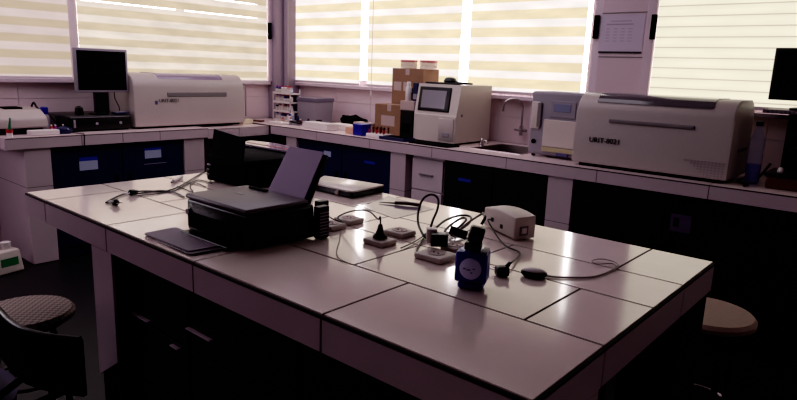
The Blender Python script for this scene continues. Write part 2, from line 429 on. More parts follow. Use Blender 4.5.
# ------------------------------------------------------------------ counters
YF, XF = 2.597, -1.998          # front edges
AP = .075
def counter_right():
    t = thing('tiled_counter', 'long white tiled laboratory counter under the right windows with the sink', 'counter', (.8, YF, 0))
    c = MB()
    # core with a cut-out for the sink
    sx0, sx1, sy0, sy1 = -.02, .36, 2.79, 3.19
    for (a, b_, c0, c1) in ((XW+.012, sx0, YF+.001, YW-.012), (sx1, 3.6, YF+.001, YW-.012), (sx0, sx1, YF+.001, sy0), (sx0, sx1, sy1, YW-.012)):
        c.box(a, b_, c0, c1, ZC-AP+.004, ZC-.0015)
    c.build('core', 'grout', t)
    tp = MB(); fr = MB(); x = -1.9865-.5906; P = .5906
    rows = [(YF, 2.79), (2.79, 2.99), (2.99, 3.19), (3.19, YW-.012)]
    while x < 3.6:
        for i, (r0, r1) in enumerate(rows):
            a, b_ = max(x+.002, XW+.012), min(x+P-.002, 3.6)
            segs = [(a, b_)]
            if i in (1, 2):
                new = []
                for s0, s1 in segs:
                    if s1 <= sx0 or s0 >= sx1: new.append((s0, s1)); continue
                    if s0 < sx0: new.append((s0, sx0))
                    if s1 > sx1: new.append((sx1, s1))
                segs = new
            for s0, s1 in segs:
                if s1-s0 > .006: tp.box(s0, s1, r0+(.002 if i else .003), r1-.002, ZC-.006, ZC)
        if x+P > XF+.06: fr.box(max(x+.002, XF+.006), min(x+P-.002, 3.6), YF, YF+.008, ZC-AP, ZC-.008)
        x += P
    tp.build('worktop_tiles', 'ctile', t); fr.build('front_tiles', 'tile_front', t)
    for (x0, x1) in ((-1.79, -1.655), (-.60, -.455), (.665, .825), (2.4, 2.56)):
        k = MB().box(x0, x1, YF+.012, YF+.3, .003, ZC-AP+.003, .002)
        k.build('pier', 'tile_front', t)
        MB().box(x0-.0005, x1+.0005, YF+.0115, YF+.3, .50, .503).build('joint', 'grout', t)
    return t
CR = counter_right()
def counter_left():
    t = thing('tiled_counter', 'white tiled counter along the left wall under the computer monitor', 'counter', (XF, 1.2, 0))
    y0 = .552; y1 = 1.99
    MB().box(XW+.012, XF-.001, y0+.004, y1, ZC-AP+.004, ZC-.0035).box(XW+.012, XF-.016, y1, YF-.002, ZC-AP-.008, ZC-.0125).build('core', 'grout', t)
    tp = MB(); fr = MB(); ys = [y0, 1.016, 1.299, 1.582, y1]
    for a, b_ in zip(ys, ys[1:]):
        for (r0, r1) in ((XF-.2, XF), (XF-.4, XF-.2), (XW+.012, XF-.4)):
            tp.box(r0+.002, r1-.003, a+.002, b_-.002, ZC-.006, ZC)
        fr.box(XF-.008, XF, a+.002, b_-.002, ZC-AP, ZC-.009)
    for a, b_ in ((y1, 2.29), (2.29, YF)):
        tp.box(XW+.012, XF-.012, a+.002, b_-.002, ZC-.016, ZC-.010); fr.box(XF-.020, XF-.012, a+.002, b_-.001, ZC-AP-.012, ZC-.012)
    fr.box(XW+.012, XF-.001, y0, y0+.006, ZC-AP, ZC-.002)
    tp.build('worktop_tiles', 'ctile', t); fr.build('front_tiles', 'tile_front', t)
    for (a, b_) in ((.66, .82), (1.785, 1.96)):
        MB().box(XW+.012, XF-.016, a, b_, .003, ZC-AP+.003, .002).build('pier', 'tile_front', t)
        j = MB().box(XW+.012, XF-.0155, a-.0005, b_+.0005, .52, .523)
        j.build('joint', 'grout', t)
    return t
CL = counter_left()

# cabinets below the counters
def cabinet(label, axis, a0, a1, face, m, ndoor, depth=.5, ztop=None, ctop=None):
    zt = ztop or ZC-AP-.006
    loc = ((a0+a1)/2, face+depth/2, 0) if axis == 'x' else (face-depth/2, (a0+a1)/2, 0)
    t = thing('base_cabinet', label, 'cabinet', loc)
    def bxx(p0, p1, d0, d1, z0, z1, b=0):
        mb = MB()
        if axis == 'x': return mb.box(p0, p1, face+d0, face+d1, z0, z1, b)
        return mb.box(face-d1, face-d0, p0, p1, z0, z1, b)
    bxx(a0, a1, .018, depth, .003, ctop or zt).build('carcass', m, t)
    w = (a1-a0)/ndoor; doors = []
    for i in range(ndoor):
        d = bxx(a0+i*w+.004, a0+(i+1)*w-.004, 0, .017, .08, zt-.01, .002).build('door', m, t)
        hx = a0+i*w+(.05 if i % 2 else w-.05)
        bxx(hx-.005, hx+.005, -.018, -.001, .45, .55, .003).build('handle', 'blackm', d)
        doors.append(d)
    def sticker(p0, p1, z0, z1, mm, di, name='sticker', d=-.0012):
        bxx(p0, p1, d, -.0002, z0, z1).build(name, mm, doors[di])
    return t, sticker
XC = XF-.03
t, st = cabinet('navy blue cabinet below the counter with the computer, two labelled doors', 'y', .823, 1.782, XC, 'navy', 2)
st(1.0, 1.125, .60, .665, 'label', 0); st(1.0, 1.125, .665, .69, 'bluelabel', 0)
st(1.47, 1.60, .645, .705, 'label', 1); st(1.47, 1.60, .705, .722, 'bluelabel', 1); st(1.46, 1.64, .60, .606, 'greyp', 1, 'scratch')
YC = YF+.03
t, st = cabinet('navy blue cabinet behind the printers, between the two piers nearest the corner', 'x', -1.652, -.603, YC, 'navy', 2)
st(-1.335, -1.25, .655, .70, 'label', 0); st(-.88, -.77, .655, .675, 'bluelabel', 1)
t, st = cabinet('black cabinet under the sink with a small blue label', 'x', -.122, .662, YC, 'darkcab', 2, ctop=ZC-.175)
st(.00, .10, .645, .665, 'bluelabel', 0)
t, st = cabinet('long black cabinet below the analyzer marked URIT-8021, paper label on a door', 'x', .828, 2.39, YC, 'darkcab', 3)
st(1.385, 1.49, .575, .67, 'stickerdim', 1)
st(1.40, 1.43, .60, .65, 'ink', 1, 'sticker_print', -.0018)
# white drawer unit
t = thing('drawer_unit', 'white two-drawer cabinet below the counter left of the sink', 'cabinet', (-.27, YC+.2, 0))
MB().box(-.41, -.13, YC+.018, YC+.45, .003, ZC-AP-.006).build('carcass', 'whitecab', t)
for z0, z1 in ((.535, .755), (.30, .525), (.08, .29)):
    d = MB().box(-.405, -.135, YC, YC+.017, z0, z1, .002).build('drawer', 'whitecab', t)
    MB().box(-.335, -.215, YC-.012, YC-.0005, (z0+z1)/2-.004, (z0+z1)/2+.006, .002).build('handle', 'slot', d)
# dark side panel right of the piers and sink bowl
t = thing('sink', 'shallow steel sink set in the tiled counter between two analyzers', 'sink', (.17, 2.99, ZC))
s0, s1, s2, s3 = -.015, .355, 2.795, 3.185
mb = MB().box(s0, s1, s2, s3, ZC-.16, ZC-.155).box(s0, s0+.004, s2, s3, ZC-.155, ZC-.001).box(s1-.004, s1, s2, s3, ZC-.155, ZC-.001)
mb.box(s0, s1, s2, s2+.004, ZC-.155, ZC-.001).box(s0, s1, s3-.004, s3, ZC-.155, ZC-.001)
mb.build('bowl', 'steel', t)
MB().lathe([(.02, 0), (.025, .003), (.01, .004)], (.17, 2.99, ZC-.1548), 20).build('drain', 'chrome', t)
mb = MB(); mb.box(s0-.012, s1+.012, s2-.014, s2+.001, ZC+.0005, ZC+.003).box(s0-.012, s1+.012, s3-.001, s3+.014, ZC+.0005, ZC+.003).box(s0-.012, s0+.002, s2, s3, ZC+.0005, ZC+.003).box(s1-.002, s1+.012, s2, s3, ZC+.0005, ZC+.003)
mb.build('rim', 'chrome', t)
# wall faucet over sink
fx = .07; t = thing('gooseneck_faucet', 'tall chrome gooseneck faucet on the wall over the sink', 'faucet', (fx, YW-.02, .93))
pts = [(fx, 3.30, .93)]+[(fx, 3.30, 1.0), (fx, 3.30, 1.10)]
for k in range(9):
    a = PI*k/8; pts.append((fx-.005-.060*(1-math.cos(a)), 3.30-.03*(1-math.cos(a)), 1.13+.055*math.sin(a)))
pts.append((fx-.128, 3.238, 1.09))
MB().tube(pts, .0085, 12, 4).build('spout', 'chrome', t, True)
MB().cyl((fx, YW-.0095, .955), (fx, 3.30, .955), .014).cyl((fx, 3.30, .92), (fx, 3.30, .99), .016).build('body', 'chrome', t, True)
for s_ in (-1, 1): MB().cyl((fx+.017*s_, 3.30, .955), (fx+.05*s_, 3.28, .96), .009).build('handle', 'chrome', t, True)
# small tap on the counter
tx, ty = atz(489, 147, ZC).x+.02, 3.2
tx = -.06; ty = 2.98
t = thing('mixer_tap', 'small chrome counter tap between the white analyzer and the sink', 'faucet', (tx, ty, ZC))
MB().lathe([(.018, 0), (.014, .01), (.010, .03), (.014, .045), (.008, .055)], (tx, ty, ZC+.0005), 16).build('body', 'chrome', t, True)
MB().tube([(tx, ty, ZC+.03), (tx+.03, ty, ZC+.04), (tx+.05, ty, ZC+.02)], .006, 10).build('spout', 'chrome', t, True)
# small gooseneck tap behind the left analyzer
q = atx(243, 110, -2.5); t = thing('gooseneck_faucet', 'small gooseneck tap just behind the left analyzer near the corner', 'faucet', (q.x, q.y, ZC-.01))
h = atx(243, 84, -2.5).z
pts = [(q.x, q.y+.03, ZC-.009), (q.x, q.y+.03, h-.03)]+[(q.x, q.y+.03-.025*(1-math.cos(PI*k/6)), h-.03+.03*math.sin(PI*k/6)) for k in range(1, 7)]+[(q.x, q.y-.02, h-.06)]
MB().tube(pts, .007, 10, 4).build('spout', 'greyp', t, True)
MB().lathe([(.018, 0), (.015, .03), (.008, .035)], (q.x, q.y+.03, ZC-.0095), 14).build('base', 'greyp', t, True)

# ------------------------------------------------------------------ large biochemistry analyzers
def rrect(prof, pts, r, seg=6): pass
def round_poly(pts, rad, seg=7):
    out = []; n = len(pts)
    for i, p in enumerate(pts):
        r = rad[i] if isinstance(rad, (list, tuple)) else rad
        a = Vector(pts[i-1]); b_ = Vector(p); c = Vector(pts[(i+1) % n])
        if r <= 0: out.append(tuple(b_)); continue
        u = (a-b_).normalized(); w = (c-b_).normalized(); ang = u.angle(w); d = r/math.tan(ang/2)
        s = b_+u*d; e = b_+w*d; ctr = b_+(u+w).normalized()*(r/math.sin(ang/2))
        v0 = s-ctr; v1 = e-ctr; A = math.atan2(v0.y, v0.x); B = math.atan2(v1.y, v1.x); dd = B-A
        while dd > PI: dd -= 2*PI
        while dd < -PI: dd += 2*PI
        for k in range(seg+1):
            t_ = A+dd*k/seg; out.append((ctr.x+r*math.cos(t_), ctr.y+r*math.sin(t_)))
    return out
# left one: front faces +x
t = thing('chemistry_analyzer', 'large beige chemistry analyzer with a mauve lid beside the computer monitor', 'laboratory analyzer', (-2.32, 1.96, ZC))
XA, ya, yb_, za = -2.14, 1.470, 2.44, 1.275
prof = round_poly([(-2.55, ZC+.015), (XA, ZC+.015), (XA-.015, za-.01), (-2.55, za-.01)], [.01, .01, .11, .08], 8)
MB().prism(prof, 'y', ya, yb_, .085, 9).build('housing', 'beige', t, True)
MB().box(-2.52, XA-.02, ya+.04, yb_-.04, ZC+.001, ZC+.018).build('base', 'blackm', t)
yc, zc_ = XA-.015-.11, za-.01-.11
arc_ = [(yc+.114*math.cos(math.radians(a)), zc_+.114*math.sin(math.radians(a))) for a in range(38, 91, 6)]
prof = arc_+[(-2.46, za-.005), (-2.46, za-.03)]+[(yc+.095*math.cos(math.radians(a)), zc_+.095*math.sin(math.radians(a))) for a in range(86, 37, -6)]
MB().prism(prof, 'y', 1.68, 2.25, .003, 2).build('lid', 'lid', t, True)
MB().box(XA-.02, XA-.0035, 1.735, 2.27, 1.090, 1.125, .006).build('handle_slot', 'slot', t)
words('lettering', 'URIT-8021', (XA-.0015, 1.66, 1.050), (0, 1, 0), (0, 0, 1), .038, 'ink', t)
MB().box(XA-.004, XA-.0015, 1.632, 1.652, 1.034, 1.062, .004).build('emblem', 'inkblue', t)

# right one: front faces -y
t = thing('chemistry_analyzer', 'large white chemistry analyzer marked URIT-8021 beside the blue bottle', 'laboratory analyzer', (1.22, 2.95, ZC))
YA, xa, xb, za = 2.665, .775, 1.612, 1.272
prof = round_poly([(YA, ZC+.018), (YA+.02, za), (3.10, za), (3.10, ZC+.018)], [.01, .11, .09, .01], 8)
MB().prism(prof, 'x', xa, xb, .075, 9).build('housing', 'beige', t, True)
MB().box(xa+.04, xb-.05, YA+.02, 3.07, ZC+.001, ZC+.02).build('base', 'blackm', t)
yc, zc_ = YA+.02+.105, za-.11
arc_ = [(yc-.118*math.cos(math.radians(a)), zc_+.114*math.sin(math.radians(a))) for a in range(34, 91, 6)]
prof = arc_+[(3.02, za+.004), (3.02, za-.02)]+[(yc-.095*math.cos(math.radians(a)), zc_+.095*math.sin(math.radians(a))) for a in range(86, 33, -6)]
MB().prism(prof, 'x', .885, 1.50, .003, 2).build('lid', 'lidr', t, True)
mb = MB()
q0 = aty(608, 121, YA); q1 = aty(694, 129, YA)
mb.box(q0.x, q1.x, YA+.004, YA+.020, q0.z-.010, q0.z+.012, .006)
mb.build('handle_slot', 'slot', t)
q = aty(588.5, 141.5, YA)
words('lettering', 'URIT-8021', (q.x, YA+.0025, q.z), (1, 0, 0), (0, 0, 1), .041, 'ink', t, .0015)
mb = MB()
q0 = aty(682, 170, YA)
for i in range(7):
    for j in range(12):
        if j < (6-i)*1.2: continue
        x = q0.x+.017*j; z = q0.z-.028+.0135*i
        mb.box(x, x+.009, YA+.0005, YA+.006, z, z+.006)
mb.build('vent_slots', 'ventgrey', t)
MB().box(xb-.006, xb+.0015, 2.83, 3.05, 1.0, 1.02, .003).build('side_groove', 'slot', t)

# ------------------------------------------------------------------ electrolyte analyzer beside it
t = thing('electrolyte_analyzer', 'compact grey analyzer with blue display and white door beside the sink', 'laboratory analyzer', (.59, 2.93, ZC))
e0, e1, ef, eb, et = .405, .765, 2.80, 3.08, 1.262
MB().box(e0, e1, ef, eb, ZC+.014, et, .018, 4).build('housing', 'greyp', t, True)
mb = MB()
for x in (e0+.03, e1-.03):
    for y in (ef+.03, eb-.03): mb.cyl((x, y, ZC+.0005), (x, y, ZC+.016), .012, 10)
mb.build('foot', 'blackm', t)
def efx(u): return aty(u, 120, ef).x
def efz(v, u=560): return aty(u, v, ef).z
MB().box(efx(551)-.01, efx(551)+.16, ef-.006, ef+.004, efz(118), efz(101), .004).build('display_panel', 'greyp', t)
MB().box(efx(553), efx(553)+.115, ef-.009, ef-.004, efz(112), efz(104), .002).build('display', 'lcd', t)
MB().box(efx(544.5), e1-.012, ef-.012, ef+.002, efz(148), efz(120.5), .004).build('door', 'offwhite', t)
MB().box(efx(544.5), e1-.012, ef-.013, ef+.001, efz(153), efz(148.5), .002).build('door_strip', 'yellow', t)
MB().box(efx(560), efx(560)+.075, ef-.016, ef-.001, efz(156), efz(152.8), .001).build('plate', 'inkblue', t)
MB().box(efx(531.5), efx(540), ef-.012, ef+.004, efz(131), efz(103), .012, 4).build('sample_probe_cover', 'offwhite', t, True)
MB().box(efx(537.5), efx(541.5), ef-.014, ef+.004, efz(129), efz(104), .004).build('probe_slot', 'slot', t)
MB().cyl((efx(535.5), ef+.002, efz(144)), (efx(535.5), ef-.010, efz(144)), .014).build('knob', 'blackm', t, True)

# ------------------------------------------------------------------ hematology analyzer
t = thing('blood_analyzer', 'white blood analyzer with a tilted screen, black device lying on top', 'laboratory analyzer', (-.3, 2.97, ZC))
h0, h1, hf, hb, ht = -.545, -.165, 2.79, 3.24, 1.272
prof = [(hf, ZC+.012), (hf, ZC+.20), (hf+.012, ZC+.205), (hf+.045, ht), (hb, ht), (hb, ZC+.012)]
MB().prism(prof, 'x', h0, h1, .008, 3).build('housing', 'offwhite', t, True)
MB().box(h0+.03, h1-.02, hf+.02, hb-.02, ZC+.0005, ZC+.013).build('base', 'blackm', t)
def fy(z): return hf+.012+(z-ZC-.205)/(ht-ZC-.205)*.033
sl = Vector((0, .033, ht-ZC-.205)).normalized(); rotm = Matrix.Rotation(-math.atan2(.033, ht-ZC-.205), 3, 'X')
cz = ZC+.312; cx = (h0+h1)/2-.018
MB().box(cx-.150, cx+.135, fy(cz)-.008, fy(cz)+.012, cz-.088, cz+.088, .008, 3, rot=rotm).build('screen_bezel', 'black', t, True)
MB().box(cx-.120, cx+.100, fy(cz)-.0115, fy(cz)-.004, cz-.066, cz+.064, .003, 2, rot=rotm).build('screen', 'screenon', t)
MB().box(h0+.235, h1-.012, hf-.010, hf+.003, ZC+.03, ZC+.185, .006).build('sample_bay', 'beige', t, True)
MB().box(h0+.275, h1-.045, hf-.014, hf-.004, ZC+.055, ZC+.085, .003).build('start_plate', 'greyp', t)
MB().cyl((h1-.001, hf+.07, 1.06), (h1+.004, hf+.07, 1.06), .010).build('side_screw', 'slot', t, True)
tb = thing('handset', 'black handheld device with coiled cord lying on top of the blood analyzer', 'handset', (-.32, 2.95, ht))
MB().box(-.50, -.22, 2.86, 2.93, ht+.001, ht+.014, .005, 3, rot=Matrix.Rotation(.12, 3, 'Z')).build('tray', 'black', tb, True)
MB().lathe([(.045, 0), (.048, .012), (.035, .032), (.015, .038)], (-.33, 2.93, ht+.014), 20).build('body', 'black', tb, True)
MB().tube([(-.30, 2.93, ht+.018), (-.2, 2.90, ht+.016), (-.13+-.06, 2.97, ht+.012), (-.22, 3.04, ht+.008), (-.33, 3.02, ht+.008)], .006, 8).build('cord', 'cable', tb, True)

# ------------------------------------------------------------------ cardboard boxes and what stands on them
def carton(label, x0, x1, y0, y1, z0, z1, stickers=()):
    t = thing('cardboard_box', label, 'box', ((x0+x1)/2, (y0+y1)/2, z0))
    MB().box(x0, x1, y0, y1, z0+.0005, z1, .003).build('carton', 'card', t)
    MB().box((x0+x1)/2-.02, (x0+x1)/2+.02, y0-.001, y1+.001, z1-.002, z1+.0012).box((x0+x1)/2-.02, (x0+x1)/2+.02, y0-.001, y0, z1-.05, z1).build('tape', 'tape', t)
    for (a, b_, c, d) in stickers: MB().box(a, b_, y0-.0015, y0-.0002, c, d).build('sticker', 'tape', t)
    return t
carton('low brown cardboard box with a white sticker, in front of the tall box', -1.00, -.70, 2.86, 3.01, ZC, 1.095, [(-.93, -.79, .93, 1.01)])
carton('tall brown cardboard box under two petri dish packs beside the blood analyzer', -.97, -.655, 3.02, 3.22, ZC, 1.375, [(-.95, -.87, 1.20, 1.27), (-.85, -.77, 1.20, 1.27)])
for i, (cxp, lb) in enumerate(((aty(409, 65, 3.12).x, 'stack of white petri dishes with a red rim, left one on the tall box'), (aty(429, 65, 3.12).x-.004, 'stack of white petri dishes with a red rim, right one on the tall box'))):
    t = thing('petri_dish_stack', lb, 'petri dishes', (cxp, 3.12, 1.3765), 'petri dish stacks on the tall cardboard box')
    for k in range(2):
        MB().lathe([(.062, 0), (.065, .003), (.065, .022), (.062, .024)], (cxp, 3.12, 1.3767+.0245*k), 28).build('dish', 'petri', t, True)
    MB().lathe([(.060, 0), (.068, .001), (.068, .013), (.060, .014)], (cxp, 3.12, 1.3767+.0495), 28).build('rim', 'petririm', t, True)
# black power unit with stacked small boxes
t = thing('power_unit', 'black upright power box squeezed between cardboard box and blood analyzer', 'power supply', (-.62, 2.88, ZC))
MB().box(-.685, -.56, 2.80, 2.99, ZC+.006, ZC+.215, .004).build('case', 'black', t)
MB().box(-.66, -.585, 2.797, 2.80, ZC+.05, ZC+.12).build('front_plate', 'blackm', t)
b_ = MB().box(-.69, -.555, 2.80, 2.97, ZC+.216, ZC+.285, .004); tag(b_.build('carton_box', 'tape', org=(-.62, 2.88, ZC+.216)), 'small pinkish carton resting on the black power box', 'box')
t = thing('ring_binder', 'dark blue binder standing on the small pinkish carton beside the blood analyzer', 'binder', (-.59, 2.9, ZC+.286))
MB().box(-.605, -.56, 2.84, 2.96, ZC+.286, ZC+.42, .004).build('cover', 'dblue', t)
MB().box(-.60, -.565, 2.838, 2.84, ZC+.30, ZC+.34).build('spine_label', 'greyp', t)
def bottle(c, r, h, m, cm, label, group=None, name='reagent_bottle', lab=None):
    t = thing(name, label, 'bottle', c, group)
    MB().lathe([(r*.9, 0), (r, .003), (r, h*.68), (r*.5, h*.8), (r*.45, h*.84)], (c[0], c[1], c[2]+.0005), 18).build('body', m, t, True)
    MB().lathe([(r*.6, h*.82), (r*.6, h*.98), (r*.5, h)], (c[0], c[1], c[2]+.0005), 18).build('cap', cm, t, True)
    if lab: MB().lathe([(r*1.02, h*.15), (r*1.02, h*.55)], (c[0], c[1], c[2]+.0005), 18, cap=False).build('label_band', lab, t, True)
    return t
bottle((-.645, 2.84, ZC+.286), .022, .14, 'whitep', 'whitep', 'tall white bottle standing on the small pinkish carton')
bottle((-.68, 2.93, ZC+.286), .020, .09, 'black', 'black', 'short black bottle behind the white one on the pinkish carton')
# blue tray with power strip in front
t = thing('shallow_tray', 'dark navy shallow tray in front of the low cardboard box', 'tray', (-.66, 2.70, ZC))
MB().prism(round_poly([(-.76, 2.64), (-.50, 2.64), (-.50, 2.775), (-.76, 2.775)], .02), 'z', ZC+.0005, ZC+.022, .004).build('body', 'dblue', t, True)
MB().box(-.74, -.52, 2.66, 2.755, ZC+.021, ZC+.024).build('inner', 'blackm', t)
t = MB().prism(round_poly([(-.47, 2.64), (-.12, 2.64), (-.10, 2.775), (-.47, 2.775)], .015), 'z', ZC+.0005, ZC+.010, .002)
tag(t.build('rubber_mat', 'blackm', org=(-.3, 2.7, ZC)), 'thin black mat on the counter in front of the blood analyzer', 'mat')
# tube rack
rk = atz(381, 134, ZC)
t = thing('tube_tray', 'white tray holding blood tubes in front of the low cardboard box', 'tray', (-.80, 2.72, ZC))
MB().box(-.90, -.755+.03, 2.655, 2.775, ZC+.0005, ZC+.03, .006, 3).build('body', 'whitep', t, True)
for i in range(9):
    x = -.885+.018*i; y = 2.68+.025*(i % 4)
    tt = thing('blood_tube', 'slim blood sample tube with dark red contents in the white tray', 'test tube', (x, y, ZC+.031), 'blood tubes in the white tray')
    MB().cyl((x, y, ZC+.031), (x, y, ZC+.062), .0065, 10).build('tube', 'brownb' if i % 2 else 'red', tt, True)
    MB().cyl((x, y, ZC+.0625), (x, y, ZC+.078), .0075, 10).build('cap', 'brownb' if i % 3 else 'dblue', tt, True)
# small boxes
def smallbox(name, label, cat, x0, x1, y0, y1, z0, z1, m, b=.004, lid=None):
    t = thing(name, label, cat, ((x0+x1)/2, (y0+y1)/2, z0))
    MB().box(x0, x1, y0, y1, z0+.0005, z1, b).build('body', m, t)
    if lid: MB().box(x0-.002, x1+.002, y0-.002, y1+.002, z1-.012, z1+.003, b*.7).build('lid', lid, t)
    return t
smallbox('tip_box', 'small bright blue plastic box at the counter edge near the tube tray', 'box', -1.045, -.945, 2.66, 2.76, ZC, ZC+.085, 'blue', .004, 'blue')
smallbox('card_box', 'small peach coloured card box behind the bright blue box', 'box', -1.17, -1.06, 2.70, 2.80, ZC, ZC+.05, 'pinkbox')
smallbox('card_box', 'flat pinkish card box lying beside the low cardboard box', 'box', -1.14, -1.02, 2.915, 2.985, ZC, ZC+.07, 'tape')
smallbox('glove_box', 'larger pale pink box with a dark slot near the bright blue box', 'box', -1.20, -1.02, 2.82, 2.91, ZC, ZC+.085, 'tape')
MB().lathe([(.022, 0), (.018, .003)], (-1.10, 2.865, ZC+.0855), 16).build('slot', 'ink', bpy.data.objects['glove_box'])
smallbox('white_box', 'long low white box at the counter edge near the corner', 'box', -1.66, -1.36, 2.68, 2.80, ZC, ZC+.055, 'whitep')
smallbox('white_box', 'second low white box behind the long one on the counter', 'box', -1.52, -1.24, 2.84, 2.965, ZC, ZC+.045, 'paper')
# papers spread
t = MB()
for i, (x, y, a) in enumerate(((-1.30, 3.10, .1), (-1.17, 3.20, -.2), (-1.32, 3.21, .3))):
    t.box(x-.14, x+.14, y-.10, y+.10, ZC+.0008+.004*i, ZC+.004+.004*i, 0, rot=Matrix.Rotation(a, 3, 'Z'))
tag(t.build('paper_sheets', 'paper', org=(-1.3, 3.1, ZC)), 'white papers spread on the counter behind the small boxes', 'papers')
# bright dish
t = MB().lathe([(.05, 0), (.065, .015), (.062, .016), (.047, .003)], (-1.09, 3.16, ZC+.03), 24)
tag(t.build('shallow_dish', 'whitep', org=(-1.09, 3.16, ZC+.03), smooth=True), 'round shiny white dish on the papers left of the tall cardboard box', 'dish')
t = MB().box(-1.64, -1.55, 3.02, 3.08, ZC+.001, ZC+.02, .003, rot=Matrix.Rotation(.3, 3, 'Z'))
tag(t.build('paper_packet', 'tape', org=(-1.6, 3.05, ZC)), 'small pinkish paper packet lying right of the grey lidded box', 'packet')
# black bag
bmx = MB()
r_ = bmesh.ops.create_icosphere(bmx.bm, subdivisions=4, radius=1)['verts']
for v in r_:
    n = v.co.normalized(); k = 1+.12*math.sin(7*n.x+3*n.y)+.08*math.sin(11*n.y+5*n.z)+.05*math.sin(17*n.x)
    v.co = Vector((-1.62+.16*n.x*k, 3.24+.055*n.y*k, max(ZC+.001, ZC+.040+.050*n.z*k)))
tag(bmx.build('plastic_bag', 'blackm', org=(-1.62, 3.2, ZC), smooth=True), 'crumpled black plastic bag against the wall beside the grey lidded box', 'bag')
# grey lidded box (printer-like)
t = thing('storage_box', 'grey plastic box with a darker lid near the corner rack', 'box', (-1.95, 3.05, ZC))
MB().hexa([(-2.055, 2.965, ZC+.0005), (-1.835, 2.965, ZC+.0005), (-1.835, 3.18, ZC+.0005), (-2.055, 3.18, ZC+.0005), (-2.06, 2.955, 1.050), (-1.825, 2.955, 1.050), (-1.825, 3.19, 1.050), (-2.06, 3.19, 1.050)], .006).build('body', 'greyp', t)
MB().box(-2.065, -1.82, 2.95, 3.195, 1.0515, 1.085, .005).build('lid', 'greydark', t)
# black mug + small things
t = thing('mug', 'small black mug on the counter in front of the grey lidded box', 'mug', (-1.70, 2.90, ZC))
MB().lathe([(.024, 0), (.028, .003), (.028, .055), (.025, .055), (.024, .006), (.002, .006)], (-1.70, 2.90, ZC+.0005), 20).build('body', 'black', t, True)
MB().tube([(-1.672, 2.90, ZC+.045), (-1.655, 2.90, ZC+.04), (-1.655, 2.90, ZC+.02), (-1.672, 2.90, ZC+.015)], .004, 8).build('handle', 'black', t, True)
t = thing('stapler', 'small dark stapler lying near the counter edge in front of the mug', 'stapler', (-1.86, 2.78, ZC))
MB().box(-1.95, -1.80, 2.765, 2.80, ZC+.0005, ZC+.010, .003).build('base', 'greyp', t)
MB().box(-1.94, -1.81, 2.767, 2.798, ZC+.016, ZC+.032, .006, rot=Matrix.Rotation(.08, 3, 'Y')).build('arm', 'black', t, True)
# corner rack with bottles
rx0, rx1, ry0, ry1 = -2.345, -2.09, 2.90, 3.02
t = thing('bottle_rack', 'white four-tier rack of small bottles in the room corner', 'rack', ((rx0+rx1)/2, (ry0+ry1)/2, ZC))
levels = [ZC+.002, ZC+.085, ZC+.168, ZC+.250]
for z in levels: MB().box(rx0, rx1, ry0, ry1, z, z+.012, .002).box(rx0, rx1, ry0, ry0+.004, z+.012, z+.022).build('shelf', 'whitep', t)
MB().box(rx0+.004, rx1-.04, ry1-.004, ry1-.001, ZC+.014, ZC+.262).build('dark_backing', 'greydark', t)  # dark sheet added behind the bottles for contrast
for x in (rx0, rx1-.008): MB().box(x, x+.008, ry1-.008, ry1, ZC+.001, ZC+.30).box(x, x+.008, ry0, ry0+.008, ZC+.001, ZC+.262).build('upright', 'whitep', t)
cms = ['magenta', 'red', 'dblue', 'whitep', 'brownb', 'blue']
g = 0
for li, z in enumerate(levels):
    for k in range(6):
        x = rx0+.028+.040*k; mm = ['label', 'whitep', 'dblue', 'whitep', 'pinkbox', 'whitep', 'blue'][(k*3+li*2) % 7]; cm = 'magenta' if (li == 3 and k < 3) else ('red' if li == 3 else random.choice(cms))
        bottle((x, 2.935, z+.0125), .0165, .060+.008*random.random(), mm, cm, ['small bottle standing on the lowest shelf of the corner rack', 'small bottle standing on the second shelf of the corner rack', 'small bottle standing on the third shelf of the corner rack', 'small bottle with red or magenta cap on top of the corner rack'][li], 'bottles on corner rack tier %s' % ['one', 'two', 'three', 'four'][li], lab='whitep')
# bottles in front of the rack
for i, (x, y, r, h, mm, cm, lb) in enumerate([(-2.02, 2.84, .018, .085, 'whitep', 'blue', 'white bottle with a blue cap in front of the corner rack'),
        (-1.96, 2.80, .015, .06, 'whitep', 'red', 'small white bottle with a red cap before the grey box'),
        (-1.90, 2.86, .014, .05, 'brownb', 'whitep', 'little brown bottle with a white cap before the grey box'),
        (-2.06, 2.90, .020, .12, 'whitep', 'whitep', 'tall plain white bottle right beside the corner rack'),
        (-1.97, 2.89, .016, .07, 'dblue', 'dblue', 'dark blue little bottle in front of the grey lidded box'),
        (-1.845, 2.905, .015, .055, 'black', 'brownb', 'dark little bottle in front of the grey lidded box corner'),
        (-2.07, 2.80, .014, .05, 'pinkbox', 'magenta', 'pink little bottle with a magenta cap near the rack')]):
    bottle((x, y, ZC), r, h, mm, cm, lb, name='small_bottle', lab='label' if i % 2 else None)
smallbox('dropper_box', 'low white tray in front of the small bottles at the counter edge', 'tray', -2.12, -1.93, 2.68, 2.76, ZC, ZC+.022, 'paper')
t = MB().box(-2.42, -2.25, 2.66, 2.72, ZC+.001, ZC+.014, .003, rot=Matrix.Rotation(.3, 3, 'Z'))
tag(t.build('dark_case', 'brownb', org=(-2.33, 2.7, ZC)), 'flat dark case lying on the counter in the corner', 'case')
# cream box right of the left analyzer
q = atz(250, 124, ZC-.01)
t = thing('sample_box', 'small cream box with white tubes beside the left analyzer', 'box', (q.x-.06, q.y, ZC-.01))
MB().box(q.x-.12, q.x-.02, q.y-.06, q.y+.05, ZC-.0095, ZC+.030, .003).build('body', 'cream', t)
mb = MB()
for i in range(4): mb.cyl((q.x-.1+.02*i, q.y-.035+.02*(i % 2), ZC+.030), (q.x-.1+.02*i, q.y-.035+.02*(i % 2), ZC+.055), .008, 10)
mb.build('tubes', 'whitep', t)

